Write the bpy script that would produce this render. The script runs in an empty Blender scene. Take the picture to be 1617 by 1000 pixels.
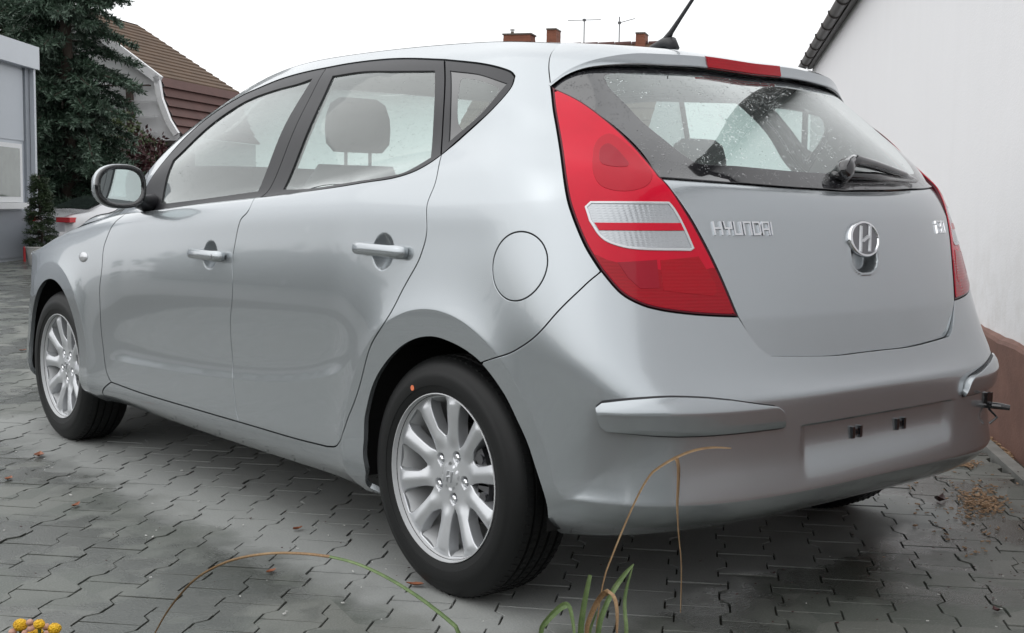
import bpy, math, random
import numpy as np
from mathutils import Vector, Matrix
from mathutils.geometry import delaunay_2d_cdt
random.seed(7)
rng = np.random.default_rng(7)
sc = bpy.context.scene
COL = sc.collection

# ------------------------------------------------------------------ camera, sky, sun, exposure
CAM = Vector((-2.7798, -2.5065, 1.0228))
def cam_axes(yaw, pitch, roll):
    cy, sy, cp, sp = math.cos(yaw), math.sin(yaw), math.cos(pitch), math.sin(pitch)
    f = Vector((sy*cp, cy*cp, sp)); r = Vector((cy, -sy, 0)); u = r.cross(f)
    c, s = math.cos(roll), math.sin(roll)
    return c*r + s*u, c*u - s*r, f
AX = cam_axes(math.radians(40.5336), math.radians(-5.2502), math.radians(0.8120))
FPX = 1953.5
cd = bpy.data.cameras.new('camera'); cam = bpy.data.objects.new('camera', cd); COL.objects.link(cam)
cd.sensor_width = 36.0; cd.lens = FPX/1617*36.0; cd.clip_start = 0.05; cd.clip_end = 2000
R, U, F = AX
cam.matrix_world = Matrix(((R.x, U.x, -F.x, CAM.x), (R.y, U.y, -F.y, CAM.y), (R.z, U.z, -F.z, CAM.z), (0, 0, 0, 1)))
sc.camera = cam
def at(px, py, depth):
    """point on the sight line of a photo pixel at a depth in metres"""
    v = F + R*((px-808.5)/FPX) + U*((500-py)/FPX)
    return CAM + v*depth

SUN_ELEV, SUN_AZ = 52.0, 285.0      # overcast: weak soft sun, high on the left
w = bpy.data.worlds.new('World'); sc.world = w; w.use_nodes = True
nt = w.node_tree; nt.nodes.clear()
def wn(t, **k):
    n = nt.nodes.new(t)
    for a, b in k.items(): setattr(n, a, b)
    return n
out = wn('ShaderNodeOutputWorld'); bg = wn('ShaderNodeBackground')
sky = wn('ShaderNodeTexSky', sky_type='NISHITA', sun_disc=False)
sky.sun_elevation = math.radians(SUN_ELEV); sky.sun_rotation = math.radians(SUN_AZ); sky.air_density = 1.0; sky.dust_density = 4.0
hs = wn('ShaderNodeHueSaturation'); hs.inputs['Saturation'].default_value = 0.10
tc = wn('ShaderNodeTexCoord'); sep = wn('ShaderNodeSeparateXYZ')
nt.links.new(tc.outputs['Generated'], sep.inputs[0])
# cloud deck: an even overcast, brighter towards the zenith, with soft cloud structure
mp = wn('ShaderNodeMapping'); mp.inputs['Scale'].default_value = (1.0, 1.0, 3.0)
nt.links.new(tc.outputs['Generated'], mp.inputs[0])
no = wn('ShaderNodeTexNoise'); no.inputs['Scale'].default_value = 2.2; no.inputs['Detail'].default_value = 5; no.inputs['Roughness'].default_value = 0.5
nt.links.new(mp.outputs[0], no.inputs['Vector'])
r1 = wn('ShaderNodeMapRange'); r1.inputs['From Min'].default_value = 0.3; r1.inputs['From Max'].default_value = 0.7; r1.inputs['To Min'].default_value = 0.86; r1.inputs['To Max'].default_value = 1.06
nt.links.new(no.outputs['Fac'], r1.inputs['Value'])
r2 = wn('ShaderNodeMapRange'); r2.inputs['From Min'].default_value = 0.0; r2.inputs['From Max'].default_value = 1.0; r2.inputs['To Min'].default_value = 10.0; r2.inputs['To Max'].default_value = 11.6
nt.links.new(sep.outputs['Z'], r2.inputs['Value'])
mu = wn('ShaderNodeMath', operation='MULTIPLY'); nt.links.new(r1.outputs[0], mu.inputs[0]); nt.links.new(r2.outputs[0], mu.inputs[1])
cc = wn('ShaderNodeCombineColor')
for i, k in enumerate((0.985, 1.0, 1.015)):
    m_ = wn('ShaderNodeMath', operation='MULTIPLY'); m_.inputs[1].default_value = k
    nt.links.new(mu.outputs[0], m_.inputs[0]); nt.links.new(m_.outputs[0], cc.inputs[i])
mx = wn('ShaderNodeMix', data_type='RGBA'); mx.inputs['Factor'].default_value = 0.85
nt.links.new(sky.outputs[0], hs.inputs['Color']); nt.links.new(hs.outputs[0], mx.inputs['A']); nt.links.new(cc.outputs[0], mx.inputs['B'])
nt.links.new(mx.outputs['Result'], bg.inputs['Color']); bg.inputs['Strength'].default_value = 0.115
nt.links.new(bg.outputs[0], out.inputs['Surface'])
sd = bpy.data.lights.new('sun', 'SUN'); sun = bpy.data.objects.new('sun', sd); COL.objects.link(sun)
sd.energy = 0.5; sd.angle = math.radians(100); sd.color = (1.0, 0.97, 0.93)
_e, _a = math.radians(SUN_ELEV), math.radians(SUN_AZ)
sdir = Vector((math.sin(_a)*math.cos(_e), math.cos(_a)*math.cos(_e), math.sin(_e)))
sun.rotation_euler = sdir.to_track_quat('Z', 'Y').to_euler(); sun.location = sdir*30
sc.view_settings.view_transform = 'Standard'; sc.view_settings.look = 'None'
sc.view_settings.exposure = 0.38; sc.view_settings.gamma = 1.0; sc.view_settings.use_curve_mapping = False
sc.cycles.max_bounces = 10; sc.cycles.transparent_max_bounces = 16; sc.cycles.transmission_bounces = 8
sc.cycles.caustics_reflective = False; sc.cycles.caustics_refractive = False

# ------------------------------------------------------------------ materials
MATS = {}
class MB:
    """tiny node-graph helper around one Principled material"""
    def __init__(s, name):
        s.m = bpy.data.materials.new(name); s.m.use_nodes = True; s.t = s.m.node_tree; s.t.nodes.clear()
        s.o = s.n('ShaderNodeOutputMaterial'); s.p = s.n('ShaderNodeBsdfPrincipled'); s.l(s.p.outputs[0], s.o.inputs['Surface'])
        MATS[name] = s.m
    def n(s, t, **k):
        n = s.t.nodes.new(t)
        for a, b in k.items(): setattr(n, a, b)
        return n
    def l(s, a, b): s.t.links.new(a, b)
    def set(s, **k):
        for a, b in k.items(): s.p.inputs[a.replace('_', ' ')].default_value = b
        return s
    def coord(s, kind='Object', scale=None):
        c = s.n('ShaderNodeTexCoord').outputs[kind]
        if scale is not None:
            m = s.n('ShaderNodeMapping'); m.inputs['Scale'].default_value = scale if hasattr(scale, '__len__') else (scale,)*3
            s.l(c, m.inputs[0]); c = m.outputs[0]
        return c
    def pos(s, scale=None, rotz=0):
        c = s.n('ShaderNodeNewGeometry').outputs['Position']
        if scale is not None or rotz:
            m = s.n('ShaderNodeMapping'); m.inputs['Rotation'].default_value[2] = rotz
            m.inputs['Scale'].default_value = (scale if hasattr(scale, '__len__') else (scale or 1,)*3)
            s.l(c, m.inputs[0]); c = m.outputs[0]
        return c
    def noise(s, vec, scale, detail=4, rough=0.55):
        n = s.n('ShaderNodeTexNoise'); n.inputs['Scale'].default_value = scale; n.inputs['Detail'].default_value = detail; n.inputs['Roughness'].default_value = rough
        if vec is not None: s.l(vec, n.inputs['Vector'])
        return n.outputs['Fac']
    def vor(s, vec, scale, out='Distance', feature='F1', rnd=1.0):
        n = s.n('ShaderNodeTexVoronoi', feature=feature); n.inputs['Scale'].default_value = scale; n.inputs['Randomness'].default_value = rnd
        if vec is not None: s.l(vec, n.inputs['Vector'])
        return n.outputs[out]
    def rng(s, v, a, b, c, d):
        n = s.n('ShaderNodeMapRange'); s.l(v, n.inputs['Value'])
        for k, x in zip(('From Min', 'From Max', 'To Min', 'To Max'), (a, b, c, d)): n.inputs[k].default_value = x
        return n.outputs[0]
    def math(s, op, a, b=None):
        n = s.n('ShaderNodeMath', operation=op)
        for i, x in enumerate((a, b)):
            if x is None: continue
            if isinstance(x, (int, float)): n.inputs[i].default_value = x
            else: s.l(x, n.inputs[i])
        return n.outputs[0]
    def ramp(s, v, stops):
        n = s.n('ShaderNodeValToRGB'); s.l(v, n.inputs[0]); e = n.color_ramp.elements
        while len(e) < len(stops): e.new(0.5)
        for x, (p, c) in zip(e, stops): x.position = p; x.color = tuple(c)+(1,)
        return n.outputs[0]
    def mix(s, f, a, b):
        n = s.n('ShaderNodeMix', data_type='RGBA')
        for k, x in (('Factor', f), ('A', a), ('B', b)):
            if isinstance(x, (int, float)): n.inputs[k].default_value = x
            elif isinstance(x, tuple): n.inputs[k].default_value = x+(1,)
            else: s.l(x, n.inputs[k])
        return n.outputs['Result']
    def bump(s, h, strength, dist=0.01, inp='Normal', prev=None):
        n = s.n('ShaderNodeBump'); n.inputs['Strength'].default_value = strength; n.inputs['Distance'].default_value = dist
        s.l(h, n.inputs['Height'])
        if prev is not None: s.l(prev, n.inputs['Normal'])
        if inp: s.l(n.outputs[0], s.p.inputs[inp])
        return n.outputs[0]
    def base(s, c): s.l(c, s.p.inputs['Base Color']); return s

def plain(name, c, rough=0.5, metal=0.0, vary=0.08, scale=30, **k):
    b = MB(name); v = b.noise(b.coord(), scale)
    b.base(b.mix(v, tuple(x*(1-vary) for x in c), tuple(min(1, x*(1+vary)) for x in c)))
    b.set(Roughness=rough, Metallic=metal, **k); return b

# silver paint: metallic flake under clear coat, slightly wet and road-dusty
b = MB('silver_paint')
g = b.pos()
fl = b.noise(g, 1.3, 3, 0.5)
b.base(b.mix(fl, (0.385, 0.414, 0.434), (0.408, 0.437, 0.457)))
b.set(Metallic=0.74, Roughness=0.27, Coat_Weight=0.9, Coat_Roughness=0.05, Coat_IOR=1.5)
b.set(Roughness=.27)

plain('black_trim', (0.022, 0.022, 0.025), 0.42, scale=60)
plain('window_trim', (0.020, 0.020, 0.023), 0.42, scale=60, Specular_IOR_Level=.38)
plain('black_gloss', (0.010, 0.010, 0.012), 0.12, scale=60, Coat_Weight=1.0, Coat_Roughness=0.03)
plain('liner_black', (0.006, 0.006, 0.006), 0.9)
plain('seat_fabric', (0.032, 0.034, 0.036), 0.9, scale=80)
plain('dash_plastic', (0.03, 0.031, 0.033), 0.6)
plain('headliner', (0.58, 0.58, 0.56), 0.95)
plain('pillar_trim', (0.22, 0.22, 0.215), 0.7)
plain('chrome', (0.74, 0.75, 0.77), 0.12, 1.0, 0.03)
plain('dark_metal', (0.20, 0.20, 0.21), 0.35, 1.0)
plain('brake_metal', (0.30, 0.29, 0.28), 0.42, 1.0, 0.2)
plain('alloy', (0.58, 0.595, 0.615), 0.42, 0.70, 0.05, 40, Coat_Weight=0.5, Coat_Roughness=0.08)
plain('alloy_satin', (0.56, 0.57, 0.58), 0.6, 0.25, 0.05, 40)
b = plain('tyre_rubber', (0.0055, 0.0060, 0.0062), 0.55, scale=25, Specular_IOR_Level=.35)
b.bump(b.noise(b.coord(), 350, 2), 0.15, 0.002)
plain('orange_sticker', (0.75, 0.20, 0.09), 0.6)

def droplets(b, scale=170, big=(0.10, 0.17)):
    g = b.pos()
    d = b.vor(g, scale); gate = b.rng(b.vor(g, scale*0.37), 0.30, 0.36, 1, 0)
    m1 = b.math('MULTIPLY', b.rng(d, big[0], big[1], 1, 0), gate)
    d2 = b.vor(g, scale*2.3); g2 = b.rng(b.noise(g, scale*0.4, 2), 0.5, 0.56, 0, 1)
    m2 = b.math('MULTIPLY', b.rng(d2, big[0], big[1]*1.06, 1, 0), g2)
    return b.math('MAXIMUM', m1, m2)
def glassmat(name, tint, haze, hazecol, dscale, damt, refl=1.0, big=(0.10, 0.17)):
    b = MB(name); b.t.nodes.remove(b.p)
    tr = b.n('ShaderNodeBsdfTransparent'); tr.inputs[0].default_value = tint+(1,)
    df = b.n('ShaderNodeBsdfDiffuse'); df.inputs[0].default_value = hazecol+(1,)
    gl = b.n('ShaderNodeBsdfGlossy'); gl.inputs['Roughness'].default_value = 0.02; gl.inputs[0].default_value = (0.95, 0.98, 0.97, 1)
    gm = b.n('ShaderNodeNewGeometry'); vd = b.n('ShaderNodeVectorMath', operation='DOT_PRODUCT'); b.l(gm.outputs['Normal'], vd.inputs[0]); b.l(gm.outputs['Incoming'], vd.inputs[1])
    ic = b.math('SUBTRACT', 1.0, b.math('ABSOLUTE', vd.outputs['Value'])); fr = b.math('ADD', b.math('MULTIPLY', b.math('POWER', ic, 5.0), .957), .043)      # same from both faces
    dr = droplets(b, dscale, big)
    bn = b.n('ShaderNodeBump'); bn.inputs['Strength'].default_value = 0.9; bn.inputs['Distance'].default_value = 0.0015; b.l(dr, bn.inputs['Height'])
    b.l(bn.outputs[0], gl.inputs['Normal'])
    g = b.pos(); hz = b.rng(b.noise(g, 4, 4), 0.3, 0.75, haze*0.8, haze*1.2)
    drd = b.math('MULTIPLY', dr, damt)
    hz2 = b.math('MAXIMUM', hz, drd)
    m1 = b.n('ShaderNodeMixShader'); b.l(hz2, m1.inputs[0]); b.l(tr.outputs[0], m1.inputs[1]); b.l(df.outputs[0], m1.inputs[2])
    m2 = b.n('ShaderNodeMixShader'); b.l(b.math('MINIMUM', b.math('MULTIPLY', fr, 1.7*refl), 1.0), m2.inputs[0]); b.l(m1.outputs[0], m2.inputs[1]); b.l(gl.outputs[0], m2.inputs[2])
    b.l(m2.outputs[0], b.o.inputs['Surface']); return b
glassmat('side_glass', (0.86, 0.92, 0.90), 0.075, (0.66, 0.72, 0.70), 60, 0.5, 1.25)
glassmat('rear_glass', (0.52, 0.62, 0.60), 0.10, (0.58, 0.65, 0.64), 80, 0.7, 1.75, (0.20, 0.29))
b = MB('frit_glass'); dr = droplets(b, 80, (0.20, 0.29))
b.base(b.mix(dr, (0.014, 0.014, 0.016), (0.05, 0.05, 0.055))); b.set(Roughness=0.06, Specular_IOR_Level=0.75, Coat_Weight=1.0, Coat_Roughness=0.02)
b.bump(dr, 0.8, 0.0015); b.bump(dr, 0.8, 0.0015, inp='Coat Normal')

def lens(name, col, fluted=0.0, rough=0.12, **k):
    b = MB(name); g = b.pos()
    v = b.noise(g, 18, 3)
    b.base(b.mix(v, tuple(x*0.85 for x in col), col)); b.set(Roughness=rough, Coat_Weight=.22, Coat_Roughness=0.03, Specular_IOR_Level=.18, **k)
    if fluted:
        wv = b.n('ShaderNodeTexWave', bands_direction='Z'); wv.inputs['Scale'].default_value = 40; b.l(g, wv.inputs['Vector'])
        b.bump(wv.outputs['Fac'], fluted, 0.004)
    dr = droplets(b, 190); b.bump(dr, 0.25, 0.001, inp='Coat Normal')
    return b
lens('red_lens', (0.60, 0.003, 0.026), rough=.25)
lens('deep_red_lens', (0.40, 0.003, 0.012), 0.10)
lens('reflector_red', (0.46, 0.005, 0.021), 0.0, .25)
lens('dark_red_lens', (0.33, 0.006, 0.020))
lens('lens_rim', (0.085, 0.004, 0.012))
lens('brake_red_lens', (0.36, 0.003, 0.012), 0.12, .2)
b = lens('clear_lens', (0.46, 0.48, 0.50), 0.0, 0.2, Metallic=0.6)
g = b.pos(); v1 = b.n('ShaderNodeTexWave', bands_direction='Z'); v1.inputs['Scale'].default_value = 55; b.l(g, v1.inputs['Vector'])
v2 = b.n('ShaderNodeTexWave', bands_direction='X'); v2.inputs['Scale'].default_value = 28; b.l(g, v2.inputs['Vector'])
b.bump(b.math('MULTIPLY', v1.outputs['Fac'], v2.outputs['Fac']), 0.16, 0.003)
plain('lens_border', (0.58, 0.59, 0.61), 0.2, 0.4, 0.03)
b = plain('mirror_silver', (0.62, 0.68, 0.68), 0.02, 1.0, 0.0)

# ------------------------------------------------------------------ object helpers
def link(o, parent=None):
    COL.objects.link(o)
    if parent is not None: o.parent = parent
    return o
def thing(name, label, cat, loc=(0, 0, 0), rotz=0, group=None):
    o = bpy.data.objects.new(name, None); o.location = loc; o.rotation_euler = (0, 0, rotz); o.empty_display_size = 0.2
    COL.objects.link(o); o['label'] = label; o['category'] = cat
    if group: o['group'] = group
    return o
def tag(o, label, cat, group=None):
    o['label'] = label; o['category'] = cat
    if group: o['group'] = group
    return o
def mesh(name, v, f, mat, parent=None, smooth=False, normals=None, auto=None):
    me = bpy.data.meshes.new(name)
    me.from_pydata([tuple(map(float, x)) for x in v], [], [tuple(map(int, x)) for x in f])
    me.update()
    for m in (mat if isinstance(mat, (list, tuple)) else [mat]): me.materials.append(MATS[m])
    if smooth or normals is not None: me.polygons.foreach_set('use_smooth', [True]*len(me.polygons))
    if auto is not None:
        me.polygons.foreach_set('use_smooth', [True]*len(me.polygons)); me.set_sharp_from_angle(angle=math.radians(auto))
    if normals is not None: me.normals_split_custom_set_from_vertices([tuple(map(float, x)) for x in normals])
    return link(bpy.data.objects.new(name, me), parent)
class Geo:
    """collects simple solids that belong to ONE object"""
    def __init__(s): s.v = []; s.f = []
    def add(s, v, f):
        o = len(s.v); s.v += [tuple(x) for x in v]; s.f += [tuple(i+o for i in q) for q in f]; return s
    def box(s, c, d, rot=None):
        x, y, z = (q/2 for q in d); pts = [Vector(p) for p in ((-x,-y,-z),(x,-y,-z),(x,y,-z),(-x,y,-z),(-x,-y,z),(x,-y,z),(x,y,z),(-x,y,z))]
        if rot is not None: pts = [rot @ p for p in pts]
        c = Vector(c); return s.add([p+c for p in pts], [(0,3,2,1),(4,5,6,7),(0,1,5,4),(1,2,6,5),(2,3,7,6),(3,0,4,7)])
    def tube(s, pts, rad, n=8, cap=True, flat=None):
        """sweep a circle (or an ellipse rad x flat) along pts"""
        pts = [Vector(p) for p in pts]; rr = rad if hasattr(rad, '__len__') else [rad]*len(pts)
        ff = rr if flat is None else (flat if hasattr(flat, '__len__') else [flat]*len(pts))
        base = len(s.v); up = None
        for i, p in enumerate(pts):
            t = (pts[min(i+1, len(pts)-1)]-pts[max(i-1, 0)]).normalized()
            if up is None:
                up = Vector((0, 0, 1)) if abs(t.z) < 0.9 else Vector((1, 0, 0))
            a = t.cross(up).normalized(); up = a.cross(t).normalized()
            for k in range(n):
                th = 2*math.pi*k/n; s.v.append(tuple(p+a*(rr[i]*math.cos(th))+up*(ff[i]*math.sin(th))))
        for i in range(len(pts)-1):
            for k in range(n):
                a0 = base+i*n+k; a1 = base+i*n+(k+1) % n; s.f.append((a0, a1, a1+n, a0+n))
        if cap:
            s.f.append(tuple(base+k for k in range(n))[::-1]); s.f.append(tuple(base+(len(pts)-1)*n+k for k in range(n)))
        return s
    def prism(s, poly, z0, z1, M=None):
        """extrude a 2-D polygon; M maps (x,y,z) to place it"""
        n = len(poly); v = [Vector((x, y, z0)) for x, y in poly]+[Vector((x, y, z1)) for x, y in poly]
        if M is not None: v = [M @ p for p in v]
        f = [tuple(range(n))[::-1], tuple(range(n, 2*n))]+[(i, (i+1) % n, n+(i+1) % n, n+i) for i in range(n)]
        return s.add(v, f)
    def lathe(s, prof, n=48, axis='x', closed=False):
        """prof: list of (d, r) turned round the x axis"""
        base = len(s.v); m = len(prof)
        for k in range(n):
            th = 2*math.pi*k/n
            for d, r in prof: s.v.append((d, r*math.cos(th), r*math.sin(th)))
        for k in range(n):
            for i in range(m-1 if not closed else m):
                a = base+k*m+i; b_ = base+k*m+(i+1) % m; c = base+((k+1) % n)*m+(i+1) % m; d = base+((k+1) % n)*m+i
                s.f.append((a, d, c, b_))
        return s
    def build(s, name, mat, parent=None, smooth=False, auto=None): return mesh(name, s.v, s.f, mat, parent, smooth, None, auto)
# ------------------------------------------------------------------ the car's skin: one smooth surface S(u, t)
# u runs along the flank (metres ahead of the corner) and, when negative, round the tail; t runs from sill (0) over belt line (1) to roof rail (2)
TK = np.array([0, .08, .2, .35, .55, .7, .82, 1., 1.35, 1.7, 1.88, 2.])
YK = np.array([-.8, -.4, 0, .4, .9, 1.4, 1.8, 2.1, 2.4, 2.7, 3.0, 3.2, 3.35, 3.45])
TH = np.array([[0.7938,0.8485,0.8708,0.8713,0.8777,0.8748,0.8532,0.7939,0.7208,0.6454,0.5892,0.525],[0.8012,0.8552,0.877,0.878,0.8857,0.8836,0.8626,0.7965,0.7282,0.6578,0.6061,0.5466],[0.8051,0.8586,0.8796,0.881,0.8899,0.8888,0.8683,0.8037,0.7363,0.6673,0.6165,0.5583],[0.8082,0.8609,0.8812,0.8824,0.8916,0.8909,0.8704,0.8153,0.7478,0.6789,0.628,0.5701],[0.8148,0.8656,0.8848,0.8855,0.8943,0.8931,0.8719,0.8291,0.7577,0.6851,0.6318,0.5715],[0.822,0.8721,0.8906,0.8903,0.8979,0.8951,0.8725,0.8326,0.7595,0.6857,0.6322,0.5723],[0.829,0.8801,0.8985,0.8967,0.9018,0.8965,0.8718,0.8238,0.7654,0.7072,0.6658,0.6206],[0.8334,0.8872,0.9059,0.9016,0.9028,0.8941,0.8674,0.7955,0.76,0.7255,0.701,0.6751],[0.8348,0.8916,0.9119,0.9028,0.8987,0.8868,0.8589,0.7612,0.7398,0.7199,0.7061,0.6914],[0.8319,0.8885,0.9105,0.896,0.8881,0.8742,0.847,0.7367,0.7165,0.6977,0.6845,0.6696],[0.8019,0.8528,0.8679,0.8585,0.8517,0.838,0.8135,0.6935,0.6746,0.6566,0.6438,0.629],[0.7343,0.7807,0.7936,0.7861,0.7835,0.7738,0.7515,0.6323,0.6142,0.5963,0.5838,0.5692],[0.6228,0.6675,0.6803,0.6744,0.6775,0.6727,0.651,0.5323,0.5144,0.4967,0.4842,0.4697],[0.4798,0.5242,0.5376,0.5342,0.5413,0.5405,0.5211,0.403,0.3851,0.3672,0.3547,0.3402]])
TZ = np.array([[0.1852,0.2406,0.3251,0.4481,0.6496,0.7993,0.9978,1.156,1.2578,1.3435,1.3822,1.4052],[0.1922,0.245,0.3271,0.4484,0.649,0.7984,1.0069,1.1561,1.2664,1.3598,1.4036,1.43],[0.2,0.2492,0.3289,0.4486,0.6481,0.7973,1.0063,1.1507,1.2727,1.3769,1.4265,1.457],[0.2054,0.2524,0.3303,0.4486,0.6471,0.7958,0.995,1.0999,1.2486,1.376,1.4374,1.4768],[0.2068,0.2543,0.3313,0.4481,0.6455,0.7937,0.978,1.0385,1.2136,1.3641,1.438,1.4867],[0.211,0.2565,0.3314,0.4466,0.643,0.7909,0.9583,1.0014,1.1761,1.3271,1.4027,1.4542],[0.2185,0.2588,0.3303,0.4437,0.6394,0.7872,0.9371,0.9736,1.107,1.2229,1.2828,1.3261],[0.2252,0.2599,0.3277,0.4395,0.635,0.7832,0.9185,0.9606,1.0384,1.1067,1.1434,1.1711],[0.2262,0.258,0.3237,0.435,0.6305,0.7791,0.8849,0.9324,0.9505,0.968,0.9802,0.9915],[0.2201,0.2539,0.3197,0.4317,0.627,0.7753,0.842,0.8948,0.9108,0.9269,0.9381,0.9477],[0.2125,0.2502,0.3194,0.431,0.6254,0.7729,0.775,0.8436,0.8578,0.8719,0.8816,0.8897],[0.2049,0.2467,0.3189,0.432,0.6268,0.7748,0.7164,0.7896,0.8017,0.8128,0.8207,0.8273],[0.198,0.2431,0.3183,0.4339,0.6306,0.7791,0.6697,0.7418,0.7528,0.7629,0.7696,0.7751],[0.1913,0.2396,0.3178,0.4361,0.6346,0.7837,0.6337,0.7046,0.7142,0.7232,0.7287,0.7331]])
TR = np.array([-0.6853,-0.7134,-0.7298,-0.7289,-0.7285,-0.6978,-0.6492,-0.5939,-0.4674,-0.3273,-0.2496,-0.1804])
TZR = np.array([0.2806,0.3066,0.3666,0.4451,0.5726,0.6684,0.9461,1.0687,1.2113,1.3383,1.3975,1.4405])
TYC = np.array([0.1583,0.25,0.2632,0.1357,-0.0321,-0.1565,-0.1159,-0.032,0.0394,0.1198,0.1847,0.2525])
TP = np.array([4.5068,4.8308,5.2363,5.1066,4.6268,3.5779,2.941,2.7222,2.5349,2.5528,2.782,2.9526])
TQ = np.array([3.4746,3.7769,4.035,3.8792,3.2823,2.4708,2.2552,2.5131,2.6137,2.7074,2.8859,3.0229])
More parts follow.
